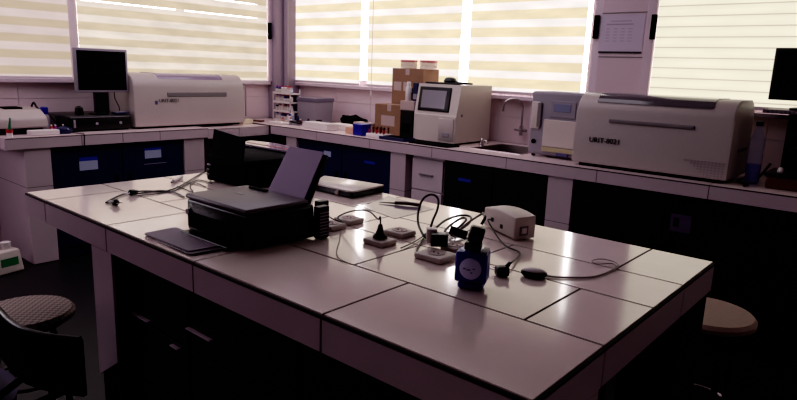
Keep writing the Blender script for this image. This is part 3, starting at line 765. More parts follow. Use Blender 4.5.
# ------------------------------------------------------------------ left counter: computer, instruments
t = thing('desktop_computer', 'black flat desktop computer case lying under the monitor', 'computer', (-2.33, 1.26, ZC))
MB().box(-2.55, -2.15, .99, 1.445, ZC+.008, ZC+.112, .010, 3).build('case', 'black', t, True)
MB().box(-2.53, -2.17, 1.01, 1.425, ZC+.0005, ZC+.010).build('foot', 'blackm', t)
for yy in (1.19, 1.36): MB().cyl((-2.152, yy, ZC+.055), (-2.146, yy, ZC+.055), .011, 16).build('button', 'greyp', t, True)
MB().box(-2.152, -2.147, 1.03, 1.045, ZC+.03, ZC+.085, .002).build('badge', 'greyp', t)
MB().box(-2.152, -2.148, 1.01, 1.425, ZC+.098, ZC+.102).build('seam', 'greyp', t)
t = thing('monitor', 'silver framed computer monitor with a black screen on a black stand', 'monitor', (-2.25, 1.24, ZC+.112))
MB().box(-2.235, -2.205, 1.085, 1.462, 1.122, 1.430, .006, 3).build('frame', 'greyp', t, True)
MB().box(-2.206, -2.2035, 1.103, 1.446, 1.140, 1.413).build('screen', 'screen', t)
MB().box(-2.27, -2.235, 1.15, 1.40, 1.17, 1.40, .01).build('back', 'black', t)
MB().box(-2.26, -2.225, 1.22, 1.32, ZC+.124, 1.20, .006).build('neck', 'black', t)
MB().lathe([(.065, 0), (.07, .006), (.06, .012), (.05, .016)], (-2.27, 1.26, ZC+.1125), 28).build('base', 'black', t, True)
MB().tube([(-2.22, 1.36, 1.14), (-2.23, 1.365, 1.08), (-2.25, 1.40, 1.02), (-2.30, 1.43, .98)], .0035, 6).build('cable', 'cable', t, True)
t = thing('keyboard', 'dark keyboard lying on the desktop case at the monitor stand', 'keyboard', (-2.2, 1.38, ZC+.112))
MB().box(-2.25, -2.165, 1.342, 1.442, ZC+.1165, ZC+.128, .003, rot=Matrix.Rotation(.08, 3, 'X')).build('body', 'dblue', t)
mb = MB()
for i in range(4):
    for j in range(6): mb.box(-2.243+.018*i, -2.229+.018*i, 1.348+.0155*j, 1.360+.0155*j, ZC+.126, ZC+.131)
mb.build('keys', 'greyp', t)
t = thing('webcam', 'small black round speaker standing left of the monitor stand', 'speaker', (-2.24, 1.09, ZC+.112))
MB().lathe([(.028, 0), (.030, .01), (.026, .05), (.012, .062)], (-2.24, 1.11, ZC+.1125), 18).build('body', 'black', t, True)
bpy.data.objects['webcam'].name = 'computer_speaker'; ORG['computer_speaker'] = ORG['webcam']
# beige instrument at the counter end
t = thing('bench_instrument', 'small beige bench instrument with sloping top at the left counter end', 'laboratory instrument', (-2.3, .72, ZC))
MB().box(-2.50, -2.17, .565, .84, ZC+.0005, ZC+.042, .003).build('base', 'black', t)
prof = round_poly([(-2.52, ZC+.043), (-2.14, ZC+.043), (-2.15, ZC+.105), (-2.26, ZC+.155), (-2.52, ZC+.165)], [.01, .01, .025, .03, .01], 5)
MB().prism(prof, 'y', .57, .865, .014, 4).build('housing', 'beige', t, True)
MB().box(-2.42, -2.30, .66, .77, ZC+.150, ZC+.168, .003).build('display_window', 'blackm', t)
t = thing('paper_cup', 'red and white cup holding a green marker at the left counter end', 'cup', (-2.05, .60, ZC))
MB().lathe([(.017, 0), (.019, .045)], (-2.05, .60, ZC+.0005), 18).build('cup', 'whitep', t, True)
MB().lathe([(.0197, .028), (.0200, .049)], (-2.05, .60, ZC+.0005), 18, cap=False).build('red_band', 'red', t, True)
tg = thing('marker_pen', 'green marker pen standing in the red and white cup', 'pen', (-2.05, .60, ZC+.03))
MB().cyl((-2.05, .60, ZC+.047), (-2.048, .607, ZC+.10), .010, 12, r2=.006).build('barrel', 'green', tg, True)
MB().cyl((-2.048, .607, ZC+.10), (-2.047, .609, ZC+.122), .005, 10).build('tip', 'green', tg, True)
smallbox('white_box', 'flat white box lying in front of the small beige instrument', 'box', -2.12, -2.05, .72, .90, ZC, ZC+.034, 'whitep', .006)
t = thing('spray_can', 'blue capped bottle standing behind the beige instrument', 'bottle', (-2.35, .93, ZC))
MB().lathe([(.028, 0), (.030, .005), (.030, .10), (.02, .115)], (-2.35, .92, ZC+.0005), 20).build('body', 'greyp', t, True)
MB().lathe([(.024, .115), (.025, .118), (.024, .16), (.018, .165)], (-2.35, .92, ZC+.0005), 20).build('cap', 'blue', t, True)
t = MB()
t.tube([(-2.45, .872, ZC+.15), (-2.43, .885, ZC+.19), (-2.40, .90, ZC+.15), (-2.36, .97, ZC+.09), (-2.3, .985, ZC+.03)], .007, 8)
tag(t.build('instrument_cable', 'cable', org=(-2.4, .85, ZC), smooth=True), 'black cable running behind the small beige instrument', 'cable')
bmx = MB(); r_ = bmesh.ops.create_icosphere(bmx.bm, subdivisions=3, radius=1)['verts']
for v in r_:
    n = v.co.normalized(); k = 1+.10*math.sin(6*n.x+4*n.z)
    v.co = Vector((-2.10+.035*n.x*k, .945+.05*n.y*k, max(ZC+.001, ZC+.02+.03*n.z*k)))
t = bmx.build('cloth_pouch', 'dblue', org=(-2.1, .945, ZC), smooth=True)
tag(t, 'small navy pouch with a white mark beside the flat white box', 'pouch')
MB().box(-2.075, -2.068, .935, .965, ZC+.024, ZC+.034, .002, rot=Matrix.Rotation(.4, 3, 'X')).build('white_mark', 'whitep', t)
for i, (y, mm) in enumerate(((.90, 'red'), (.925, 'magenta'), (.975, 'brownb'))):
    bottle((-2.19, y, ZC), .010, .055, mm, 'whitep', ['slim red vial behind the navy pouch', 'slim magenta vial behind the navy pouch', 'slim brown vial behind the navy pouch'][i], name='sample_vial')
t = MB().tube([(XF+.003, 1.03, ZC-.075), (XF+.004, 1.033, ZC-.03), (XF+.003, 1.03, ZC+.003), (XF-.04, 1.02, ZC+.004), (-2.14, 1.0, ZC+.004)], .003, 6)
tag(t.build('hanging_cable', 'cable', org=(XF, 1.03, ZC)), 'thin black cable hanging over the left counter edge below the computer', 'cable')

# ------------------------------------------------------------------ right end of right counter
t = thing('water_bottle', 'clear blue plastic water bottle with a dark cap beside the large analyzer', 'bottle', (1.694, 2.84, ZC))
c = (1.694, 2.84, ZC+.0005)
MB().lathe([(.026, .0), (.034, .006), (.036, .02), (.033, .05), (.036, .08), (.034, .11), (.036, .14), (.033, .17), (.036, .20), (.034, .225), (.022, .265), (.014, .29), (.013, .30)], c, 28).build('body', 'bottle', t, True)
MB().lathe([(.024, .003), (.032, .008), (.034, .02), (.031, .05), (.034, .08), (.0325, .10)], c, 28).build('water', 'water', t, True)
MB().lathe([(.016, .298), (.0165, .300), (.0165, .318), (.013, .322)], c, 20).build('cap', 'bcap', t, True)
t = thing('wall_monitor', 'black monitor against the closed blind at the right end of the counter', 'monitor', (1.95, 3.08, 1.24))
MB().box(1.668, 2.15, 3.085, 3.115, 1.280, 1.550, .005, 3).build('frame', 'black', t, True)
MB().box(1.682, 2.135, 3.083, 3.0855, 1.295, 1.536).build('screen', 'screen', t)
MB().box(1.86, 1.92, 3.10, 3.13, 1.238, 1.32, .004).build('neck', 'black', t)
MB().box(1.78, 2.02, 3.03, 3.20, 1.232, 1.243, .004).build('base', 'black', t)
t = thing('raised_shelf', 'narrow dark shelf above the counter carrying the right monitor', 'shelf', (2.2, 3.1, ZC))
MB().box(1.672, 2.9, 2.98, 3.24, 1.212, 1.231, .002).build('board', 'alu_dark', t)
mb = MB()
for i in range(24): mb.box(1.68+.02*i, 1.692+.02*i, 2.975, 2.981, 1.2155, 1.2275)
mb.build('edge_beads', 'greyp', t)
MB().box(1.79, 1.83, 3.0, 3.22, ZC+.05, 1.2115, .002).build('side_support', 'black', t)
MB().box(2.6, 2.64, 3.0, 3.22, ZC+.001, 1.2115, .002).build('side_support', 'black', t)
t = thing('printer_box', 'black box shaped device at the right end of the counter', 'device', (1.95, 2.85, ZC))
MB().box(1.775, 2.35, 2.74, 2.97, ZC+.0005, ZC+.062, .006, 3).build('body', 'brownb', t, True)
MB().box(1.765, 2.36, 2.73, 2.975, ZC+.0625, ZC+.080, .004).build('top_plate', 'black', t)
MB().lathe([(.014, 0), (.016, .006), (.012, .02), (.004, .026)], (1.825, 2.79, ZC+.0805), 16).build('knob', 'whitep', t, True)
t = thing('computer_tower', 'tall black computer case behind the black box at the right', 'computer', (2.0, 3.1, ZC+.081))
MB().box(1.84, 2.25, 2.99, 3.20, ZC+.0005, 1.205, .006).build('case', 'black', t)
MB().box(1.84, 2.25, 2.987, 2.991, 1.04, 1.046).build('seam', 'greyp', t)
t = MB().tube([(1.75, 2.96, ZC+.10), (1.70, 2.925, ZC+.012), (1.64, 2.89, ZC+.010), (1.64, 2.80, ZC+.009), (1.70, 2.73, ZC+.009), (1.70, 2.66, ZC+.009)], .006, 8)
tag(t.build('power_cable', 'cable', org=(1.7, 2.9, ZC), smooth=True), 'black cable curling around the foot of the water bottle', 'cable')

# ------------------------------------------------------------------ the island bench
L, W, AT = 1.975, .980, .078
t = thing('island_bench', 'large white tiled island bench in the middle of the laboratory', 'bench', (L/2, W/2, 0))
MB().box(.004, L-.004, .004, W-.004, ZT-AT+.003, ZT-.0015).box(-.0035, L+.0035, -.0035, W+.0035, ZT-.0095, ZT-.003).build('core', 'grout', t)
tp = MB(); g = .0032
rows = [((0, .26), (.17, .612, 1.069, 1.522)), ((.26, .515), (.43, .89, 1.348, 1.814)), ((.515, .717), (.17, .612, 1.069, 1.522)), ((.717, W), (.43, .89, 1.348, 1.814))]
for (r0, r1), js in rows:
    xs = [0]+list(js)+[L]
    for a, b_ in zip(xs, xs[1:]):
        tp.box(a+(g if a else .002), b_-(g if b_ < L else .002), r0+(g if r0 else .002), r1-(g if r1 < W else .002), ZT-.006, ZT)
tp.build('worktop_tiles', 'tile', t)
fr = MB(); xs = [0, .17, .612, 1.069, 1.522, L]
for a, b_ in zip(xs, xs[1:]):
    fr.box(a+.003, b_-.003, -.004, .004, ZT-AT, ZT-.0100); fr.box(a+.003, b_-.003, W-.004, W+.004, ZT-AT, ZT-.0100)
ys = [0, .256, .715, W]
for a, b_ in zip(ys, ys[1:]):
    fr.box(L-.004, L+.004, a+.003, b_-.003, ZT-AT, ZT-.0100); fr.box(-.004, .004, a+.003, b_-.003, ZT-AT, ZT-.0100)
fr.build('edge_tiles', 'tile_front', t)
# legs
zt_ = ZT-AT-.002
MB().hexa([(.508, -.003, .395), (.636, -.003, .478), (.636, .005, .478), (.508, .005, .395), (.508, -.003, zt_), (.636, -.003, zt_), (.636, .005, zt_), (.508, .005, zt_)]).build('leg_tile', 'tile_front', t)
MB().box(.515, .63, .006, .14, .003, zt_).build('leg', 'blackm', t)
MB().box(1.84, L+.003, -.002, .252, .003, zt_, .002).build('leg', 'tile_front', t)
MB().box(1.84, L, .74, .96, .003, zt_, .002).build('leg', 'blackm', t)
MB().box(.03, .15, .80, .94, .003, zt_, .002).build('leg', 'blackm', t)
# drawers under the bench
def drawer_unit(label, x0, x1, handles):
    t = thing('drawer_cabinet', label, 'cabinet', ((x0+x1)/2, .4, 0))
    MB().box(x0, x1, .062, .70, .003, zt_-.004).build('carcass', 'darkcab', t)
    n = 4; h = (zt_-.012-.06)/n
    for i in range(n):
        z0 = .06+i*h
        d = MB().box(x0+.004, x1-.004, .044, .061, z0+.003, z0+h-.003, .002).build('drawer', 'darkcab', t)
        for (hx0, hx1, hz) in handles:
            if z0 <= hz < z0+h: MB().box(hx0, hx1, .032, .0435, hz-.0018, hz+.0018, .0005).build('handle', 'alu', d)
    return t
h1 = aty(132, 313, .035); h2 = aty(148, 322, .035); h3 = aty(186, 328, .035); h4 = aty(210, 342, .035); h5 = aty(170, 345, .035); h6 = aty(178, 350, .035)
drawer_unit('black drawer cabinet under the island bench beside the tiled leg', .66, .955, [(h1.x, h2.x, h1.z), (h5.x, h6.x, h5.z)])
drawer_unit('black drawer cabinet under the island bench, below the big printer', .965, 1.40, [(h3.x, h4.x, h3.z)])
drawer_unit('black drawer cabinet under the island bench near its front right leg', 1.41, 1.83, [])

# ------------------------------------------------------------------ printers
def printer(label, x0, x1, y0, y1, z0, z1, tray, paper_m, loc):
    t = thing('inkjet_printer', label, 'printer', loc)
    MB().hexa([(x0, y0, z0+.004), (x1-.005, y0, z0+.004), (x1+.012, y1, z0+.004), (x0, y1, z0+.004),
               (x0+.01, y0-.006, z1-.014), (x1+.003, y0-.006, z1-.014), (x1+.005, y1, z1-.014), (x0+.01, y1, z1-.014)], .008, 3).build('body', 'black', t, True)
    MB().box(x0+.03, x1-.02, y0+.02, y1-.02, z0+.0005, z0+.006).build('foot', 'blackm', t)
    return t
z1 = 1.005
t = printer('large black inkjet printer with purple paper raised in its rear tray', .812, 1.100, .136, .350, ZT, z1, None, None, (.95, .26, ZT))
MB().box(.818, 1.100, .128, .335, z1-.0135, z1, .006, 3).build('scanner_lid', 'printer_top', t, True)
q = atz(262, 184.5, z1+.002)
MB().box(.865, .945, .305, .318, z1+.0005, z1+.006, .002).build('lid_handle', 'blackm', t)
q = atz(240, 193.5, z1)
MB().box(q.x-.014, q.x+.014, q.y-.004, q.y+.004, z1+.0002, z1+.001).build('badge', 'greyp', t)
# left control block and front panel
MB().box(.802, .825, .150, .33, ZT+.02, z1-.02, .006).build('side_panel', 'black', t)
MB().cyl((.83, .1335, ZT+.06), (.83, .1265, ZT+.06), .008).build('power_button', 'greyp', t, True)
MB().box(.83, 1.07, .1265, .136, ZT+.018, ZT+.06, .004).build('output_slot', 'blackm', t)
MB().box(.84, 1.06, .098, .130, ZT+.006, ZT+.012, .002).build('output_tray', 'black', t)
# rear tray and the paper in it
def quad_slab(mb, a, b_, c, d, th):
    a, b_, c, d = map(Vector, (a, b_, c, d)); n = (b_-a).cross(d-a).normalized()*th
    mb.hexa([a, b_, c, d, a+n, b_+n, c+n, d+n])
mb = MB(); quad_slab(mb, (.894, .352, z1-.02), (1.078, .352, z1-.02), (1.064, .432, 1.115), (.900, .432, 1.115), -.006); mb.build('rear_tray', 'black', t)
mb = MB(); quad_slab(mb, (.900, .347, z1-.01), (1.062, .347, z1-.01), (1.054, .4275, 1.124), (.903, .4275, 1.124), -.003); pp = mb.build('loaded_paper', 'purple', t)
# cable block at right side
MB().box(1.106, 1.128, .345, .385, ZT+.002, ZT+.092, .003).build('ink_unit', 'black', t)
mb = MB()
for i in range(8): mb.box(1.1285, 1.130, .348, .382, ZT+.01+.009*i, ZT+.013+.009*i)
mb.build('ribs', 'greyp', t)
t2 = thing('power_adapter', 'small black and white plug adapter at the rear corner of the big printer', 'power adapter', (1.09, .42, ZT))
MB().box(1.056, 1.080, .392, .428, ZT+.062+.0, ZT+.093, .003).build('body', 'black', t2)
MB().box(1.056, 1.080, .392, .428, ZT+.0505, ZT+.0615, .002).build('white_band', 'whitep', t2)
MB().box(1.058, 1.078, .394, .426, ZT+.0005, ZT+.05, .003).build('lower_body', 'black', t2)

# second printer
t = thing('inkjet_printer', 'black printer behind the purple paper, its rear flap raised', 'printer', (.32, .78, ZT))
zp = 1.000
MB().hexa([(.175, .60, ZT+.004), (.42, .62, ZT+.004), (.50, .93, ZT+.004), (.19, .93, ZT+.004), (.175, .60, zp), (.42, .62, zp), (.47, .90, zp+.006), (.10, .90, zp+.006)], .008, 3).build('body', 'blackm', t, True)
MB().box(.22, .42, .66, .88, ZT+.0005, ZT+.006).build('foot', 'blackm', t)
mb = MB(); quad_slab(mb, (.195, .605, zp-.02), (.40, .605, zp-.02), (.345, .66, 1.080), (.145, .66, 1.098), -.012); mb.build('raised_flap', 'blackm', t)
p = atz(216, 156, 1.0)
for k, (x, z) in enumerate(((.205, .965), (.20, .945), (.20, .925))): MB().box(x-.012, x+.012, .592, .600, z-.004, z+.003, .002).build('button', 'greyp' if k == 0 else 'black', t)
mb = MB(); mb.prism(round_poly([(.02, .86), (.40, .86), (.40, .965), (.10, .99), (-.02, .96)], .01), 'z', zp+.0095, zp+.016); mb.build('light_lid', 'lid', t)
mb = MB(); mb.box(.03, .38, .900, .906, zp+.0162, zp+.0172); mb.build('red_line', 'red', t)

# magazine / sheets in front of printer
t = thing('magazine', 'pile of purple grey sheets lying in front of the big printer', 'magazine', (.88, .08, ZT))
for i, (a, dx) in enumerate(((.12, 0), (-.05, .012), (.03, -.006))):
    mb = MB().prism(round_poly([(.795+dx, .020), (1.02+dx, .018), (1.03+dx, .105), (.79+dx, .118)], .01), 'z', ZT+.0006+.003*i, ZT+.0032+.003*i)
    for v in mb.bm.verts:
        v.co = Matrix.Rotation(a*.5, 3, 'Z') @ (v.co-Vector((.88, .07, 0)))+Vector((.88, .07, 0))
    mb.build('sheet', ['paper', 'printer_top', 'mauve'][i], t)

# laptop
t = thing('laptop', 'slim closed silver laptop behind the printer on the island bench', 'laptop', (.66, .92, ZT))
a = [(.50, .80), (.765, .825), (.80, .965), (.42, .965)]
a = [tuple(atz(*p, ZT+.028)[:2]) for p in ((313, 183), (352, 191.5), (385, 185), (324, 175.5))]
def inset(poly, k):
    cx_ = sum(p[0] for p in poly)/len(poly); cy_ = sum(p[1] for p in poly)/len(poly)
    return [(cx_+(p[0]-cx_)*k, cy_+(p[1]-cy_)*k) for p in poly]
MB().prism(round_poly(inset(a, .97), .008, 4), 'z', ZT+.0015, ZT+.023, .003).build('base', 'black', t, True)
MB().prism(round_poly(a, .010, 5), 'z', ZT+.0232, ZT+.029, .002).build('lid', 'silver', t, True)
q = (Vector((*a[0], 0))*.35+Vector((*a[1], 0))*.65)
MB().cyl((q.x, q.y-.001, ZT+.014), (q.x+.002, q.y-.010, ZT+.014), .007).build('hinge_cap', 'offwhite', t, True)

# sheet with cutter
pl = [atz(*p, ZT)[:2] for p in ((362, 207), (395, 219), (434, 209), (388, 196))]
t = MB().prism([tuple(p) for p in pl], 'z', ZT+.0006, ZT+.0012)
tag(t.build('paper_sheet', 'lid', org=(*pl[0], ZT)), 'mauve sheet of paper under the dark knife on the bench', 'paper')
A = atz(379, 203.5, ZT); B = atz(395, 205, ZT); Cc = atz(421, 207.5, ZT)
t = thing('craft_knife', 'dark knife with a thin blade lying on the mauve sheet', 'knife', (B.x, B.y, ZT))
MB().tube([(B.x, B.y, ZT+.008), ((B.x+Cc.x)/2, (B.y+Cc.y)/2, ZT+.010), (Cc.x, Cc.y, ZT+.008)], .0065, 8).build('handle', 'brownb', t, True)
MB().hexa([(A.x, A.y, ZT+.004), (B.x, B.y-.004, ZT+.004), (B.x, B.y+.004, ZT+.004), (A.x, A.y+.001, ZT+.004), (A.x, A.y, ZT+.006), (B.x, B.y-.004, ZT+.009), (B.x, B.y+.004, ZT+.009), (A.x, A.y+.001, ZT+.006)]).build('blade', 'ink', t)

# socket outlets lying on the bench
def outlet(u, v, lab, w=.072, d=.062, rz=0):
    q = atz(u, v, ZT+.012)
    t = thing('socket_outlet', lab, 'power socket', (q.x, q.y, ZT))
    R3 = Matrix.Rotation(rz, 3, 'Z'); 
    MB().box(q.x-w/2, q.x+w/2, q.y-d/2, q.y+d/2, ZT+.0006, ZT+.015, .004, 3, rot=R3, piv=(q.x, q.y, ZT)).build('housing', 'offwhite', t, True)
    MB().lathe([(.021, 0), (.023, .0015), (.021, .0025), (.017, .002), (.015, .0006)], (q.x, q.y, ZT+.0148), 24).build('socket_ring', 'tape', t, True)
    mb = MB()
    for s_ in (-1, 1): mb.cyl((q.x+.007*s_, q.y, ZT+.0149), (q.x+.007*s_, q.y, ZT+.0168), .0025, 8)
    mb.build('socket_holes', 'ink', t)
    return q
o1 = outlet(331, 224, 'white socket outlet nearest the printer corner on the bench')
o2 = outlet(349, 218.5, 'white socket outlet with an empty socket, second from the printer')
o3 = outlet(380, 239.5, 'white socket outlet with the black round plug pushed in')
o4 = outlet(400, 231, 'empty white socket outlet between the plugged one and black adapter')
o5 = outlet(436, 254, 'white double socket outlet under the square black adapter', .085, .075)
o6 = outlet(455, 246, 'white socket outlet between the adapter and the blue box', .055, .06)
# plug in o3 with cord to printer
t = thing('power_plug', 'black round plug standing in the socket, its cord arching left', 'plug', (o3.x, o3.y, ZT+.016))
MB().lathe([(.020, .002), (.020, .008), (.013, .014), (.009, .024), (.005, .040)], (o3.x, o3.y, ZT+.0155), 18).build('plug_body', 'black', t, True)
pts = [(o3.x, o3.y, ZT+.052), (o3.x-.002, o3.y, ZT+.075)]
for (u, v, y) in ((378, 219, o3.y), (368, 211, o3.y+.02), (352, 211, o3.y+.05)): pts.append(tuple(aty(u, v, y)))
e = atz(338, 217, ZT+.02); pts += [tuple(e), tuple(atz(343, 222, ZT+.018)), tuple(atz(333, 219, ZT+.03)), tuple(atz(324, 213, ZT+.02))]
MB().tube(pts, .0022, 7, 8).build('cord', 'cable', t, True)
# thin grey lead
t = MB(); t.tube([tuple(atz(u, v, ZT+.003)) for u, v in ((341, 228), (339.5, 240), (336.5, 251), (339, 258), (347, 262.5))], .0012, 6)
tag(t.build('thin_lead', 'gcable', org=tuple(atz(340, 245, ZT)), smooth=True), 'thin grey lead lying from the first socket towards the bench front', 'cable')
# adapter
ad = atz(433, 250, ZT+.02)
t = thing('power_adapter', 'square black adapter plugged in the double socket, white cube behind', 'power adapter', (ad.x, ad.y, ZT+.017))
A3 = Matrix.Rotation(.72, 3, 'Z'); adc = Vector((1.42, .505, 0))
MB().box(adc.x-.022, adc.x+.022, adc.y-.018, adc.y+.018, ZT+.0175, ZT+.050, .003, 3, rot=A3).build('body', 'black', t, True)
MB().box(adc.x-.032, adc.x-.004, adc.y+.014, adc.y+.044, ZT+.0175, ZT+.056, .003, 3, rot=A3, piv=(adc.x, adc.y, ZT)).build('white_cube', 'whitep', t, True)
# looped cable
def P3(u, v, y): return tuple(aty(u, v, y))
loop = [P3(428, 240, .56), P3(422, 233, .57), P3(418, 222, .60), P3(419, 208, .62), P3(424, 198, .63), P3(432, 194.5, .64), P3(438, 199, .64), P3(437.5, 209, .63), P3(433, 220, .62), P3(429, 231, .61)]
loop += [tuple(atz(u, v, ZT+zz)) for u, v, zz in ((423, 236, .010), (433, 230, .02), (446, 220, .03), (460, 215.5, .03), (470, 216.5, .03), (470, 222, .025), (461, 229, .018), (449, 233, .012), (445, 231, .012), (452, 224, .02), (462, 218, .03), (466, 220, .028), (458, 228, .014), (448, 234, .010), (458, 236, .010), (466, 238, .012), (474, 240, .018))]
t = MB().tube(loop, .0034, 8, 6)
tag(t.build('looped_cable', 'cable', org=(1.35, .6, ZT), smooth=True), 'thick black cable standing up in a tall loop on the bench', 'cable')
t = MB().tube([tuple(atz(u, v, ZT+.004)) for u, v in ((401, 248), (414, 242), (424, 236), (421, 242), (417, 249), (418, 254), (421, 258))], .0018, 6)
tag(t.build('thin_cable', 'cable', org=(1.35, .5, ZT), smooth=True), 'thin dark cable curving around the front of the double socket', 'cable')
t = MB(); t.tube([tuple(atz(u, v, ZT+z)) for u, v, z in ((447, 243, .02), (450, 236, .025), (446, 233, .02), (451, 244, .01), (456, 238, .02), (462, 234, .015), (470, 240, .01))], .0014, 6)
tag(t.build('white_lead', 'whitep', org=(1.4, .55, ZT), smooth=True), 'thin white lead tangled behind the black adapter', 'cable')

# blue stabiliser box with plug on top
bxq = [tuple(p) for p in ()]
t = thing('transformer_box', 'small blue power box with a pale round dial, black plugs on top', 'power supply', (1.63, .36, ZT))
cb = atz(467.5, 292, ZT); R3 = Matrix.Rotation(math.radians(24), 3, 'Z')
c0 = Vector((cb.x-.012, cb.y+.030, 0))
def lb(x0, x1, y0, y1, z0, z1, b, name, m, par, seg=3):
    return MB().box(c0.x+x0, c0.x+x1, c0.y+y0, c0.y+y1, ZT+z0, ZT+z1, b, seg, rot=R3, piv=(c0.x, c0.y, ZT)).build(name, m, par, True)
lb(-.034, .036, -.026, .026, .018, .086, .006, 'body', 'blue', t)
lb(-.028, .030, -.024, .022, .0006, .019, .010, 'base', 'blue', t)
nrm = R3 @ Vector((0, -1, 0)); dc = Vector((c0.x, c0.y, ZT+.051))+R3 @ Vector((.001, -.0262, 0))
MB().lathe([(.024, 0), (.024, .0015), (.022, .003)], dc, 28, tuple(nrm)).build('dial', 'dial', t, True)
rx = R3 @ Vector((1, 0, 0)); mb = MB()
for dx, dz, w_ in ((-.013, 0, .006), (-.004, -.002, .009), (.008, .001, .005), (.003, -.008, .004)):
    p = dc+nrm*.0032+rx*dx+Vector((0, 0, dz)); mb.box(p.x-w_/2, p.x+w_/2, p.y-.0006, p.y+.0006, p.z-.0012, p.z+.0012, rot=R3)
mb.build('dial_marks', 'inkblue', t)
lb(.020, .034, -.018, .024, .086, .089, .001, 'top_panel', 'greyp', t)
t = thing('black_plug', 'cluster of black plug and adapter standing on the blue box', 'plug', (c0.x, c0.y, ZT+.0865))
lb(-.018, .018, -.014, .016, .0875, .105, .004, 'plug_base', 'black', t)
mb = MB().box(c0.x-.010, c0.x+.022, c0.y-.012, c0.y+.012, ZT+.105, ZT+.140, .004, 3, rot=Matrix.Rotation(math.radians(36), 3, 'Z') @ Matrix.Rotation(.22, 3, 'Y'))
mb.build('adapter', 'black', t, True)
MB().cyl((c0.x-.012, c0.y-.01, ZT+.118), (c0.x-.045, c0.y-.028, ZT+.128), .010).build('side_plug', 'black', t, True)
mb = MB()
e0 = Vector((c0.x+.012, c0.y+.008, ZT+.145))
mb.tube([tuple(e0), tuple(e0+Vector((.0, .012, .014))), tuple(e0+Vector((-.03, .05, .012)))], .0035, 8)
mb.build('lead', 'cable', t, True)
mb = MB(); mb.tube([tuple(e0+Vector((-.03, .05, .012))), (1.46, .56, ZT+.07), (1.40, .60, ZT+.02), (1.385, .66, ZT+.006)], .0025, 7)
tag(mb.build('adapter_cable', 'cable', org=tuple(e0), smooth=True), 'black cable dropping from the blue box plugs towards the loop', 'cable')

# white device
t = thing('card_reader', 'white box shaped device with a curved top and a small square port', 'device', (1.42, .82, ZT))
A0 = atz(485, 223, ZT); A1 = atz(509, 243, ZT); A2 = atz(534, 239, ZT)
A0, A1, A2 = (Vector((p[0], p[1], 0)) for p in (atz(483, 226, ZT), atz(514, 241.5, ZT), atz(535, 238.5, ZT)))
A3 = A0+(A2-A1)
def up_(p, z): return Vector((p.x, p.y, ZT+z))
mb = MB(); n = 8; lo, hi = [], []
u = A1-A0; w = A2-A1; prof = [(0, .004), (1, .004)]+[(1-k/n, .056+.014*math.sin(PI*(.15+.75*k/n))+.006*(1-k/n)) for k in range(n+1)]
prof = round_poly(prof, [0.0]*len(prof))
A_ = [mb.bm.verts.new(up_(A0+u*p[0], p[1])) for p in prof]; B_ = [mb.bm.verts.new(up_(A0+u*p[0]+w, p[1])) for p in prof]
fa = mb.bm.faces.new(A_); fb = mb.bm.faces.new(B_[::-1])
for i in range(len(prof)): mb.bm.faces.new((A_[i], B_[i], B_[(i+1) % len(prof)], A_[(i+1) % len(prof)]))
bmesh.ops.recalc_face_normals(mb.bm, faces=mb.bm.faces)
es = list(set(fa.edges) | set(fb.edges)); bmesh.ops.bevel(mb.bm, geom=es, offset=.007, segments=3, profile=.5, affect='EDGES', clamp_overlap=True)
mb.build('housing', 'offwhite', t, True)
pc = A1+w*.42; wn = w.normalized(); on = Vector((wn.y, -wn.x, 0))
ang = math.atan2(w.y, w.x); RW = Matrix.Rotation(ang, 3, 'Z'); 
pc2 = pc+on*.001
MB().box(pc2.x-.016, pc2.x+.016, pc2.y-.0015, pc2.y+.0015, ZT+.014, ZT+.042, .003, rot=RW).build('port_frame', 'slot', t)
pc3 = pc+on*.0028; MB().box(pc3.x-.009, pc3.x+.009, pc3.y-.001, pc3.y+.001, ZT+.020, ZT+.036, .002, rot=RW).build('port', 'whitep', t)
un_ = u.normalized(); of = Vector((un_.y, -un_.x, 0)); RU = Matrix.Rotation(math.atan2(u.y, u.x), 3, 'Z')
for f_, z in ((.30, .028), (.60, .020)):
    p = A0+u*f_+of*.001; MB().box(p.x-.006, p.x+.006, p.y-.001, p.y+.001, ZT+z, ZT+z+.012, rot=RU).build('front_port', 'ink', t)
p = A0+u*.75+w*.5; MB().box(p.x-.02, p.x+.02, p.y-.018, p.y+.018, ZT+.0005, ZT+.0045).build('foot', 'blackm', t)
mb = MB(); p = A0+u*.3+of*.006
mb.tube([(p.x, p.y, ZT+.034), (p.x-.01+.02, p.y-.03, ZT+.036), tuple(atz(497, 236, ZT+.01)), tuple(atz(506, 246, ZT+.006)), tuple(atz(519, 252, ZT+.005)), tuple(atz(518, 257, ZT+.005)), tuple(atz(511, 263, ZT+.012))], .0025, 7)
tag(mb.build('device_cable', 'cable', org=(p.x, p.y, ZT), smooth=True), 'black cable from the white device to the loose plug', 'cable')
# loose plug
q = atz(502, 271, ZT+.012); t = thing('loose_plug', 'loose black two-pin plug lying between the blue box and mouse', 'plug', (q.x, q.y, ZT))
MB().box(q.x-.016, q.x+.016, q.y-.013, q.y+.013, ZT+.0006, ZT+.024, .006, 3, rot=Matrix.Rotation(.9, 3, 'Z')).build('body', 'black', t, True)
MB().cyl((q.x+.004, q.y+.006, ZT+.016), (q.x+.008, q.y+.020, ZT+.030), .007, 12, r2=.004).build('strain_relief', 'black', t, True)
dv = (atz(493, 268, ZT+.012)-q).normalized()
mb = MB()
for s_ in (-1, 1):
    o_ = Vector((-dv.y, dv.x, 0))*.007*s_; mb.cyl(tuple(q+dv*.012+o_), tuple(q+dv*.034+o_), .0018, 8)
mb.build('pins', 'chrome', t)
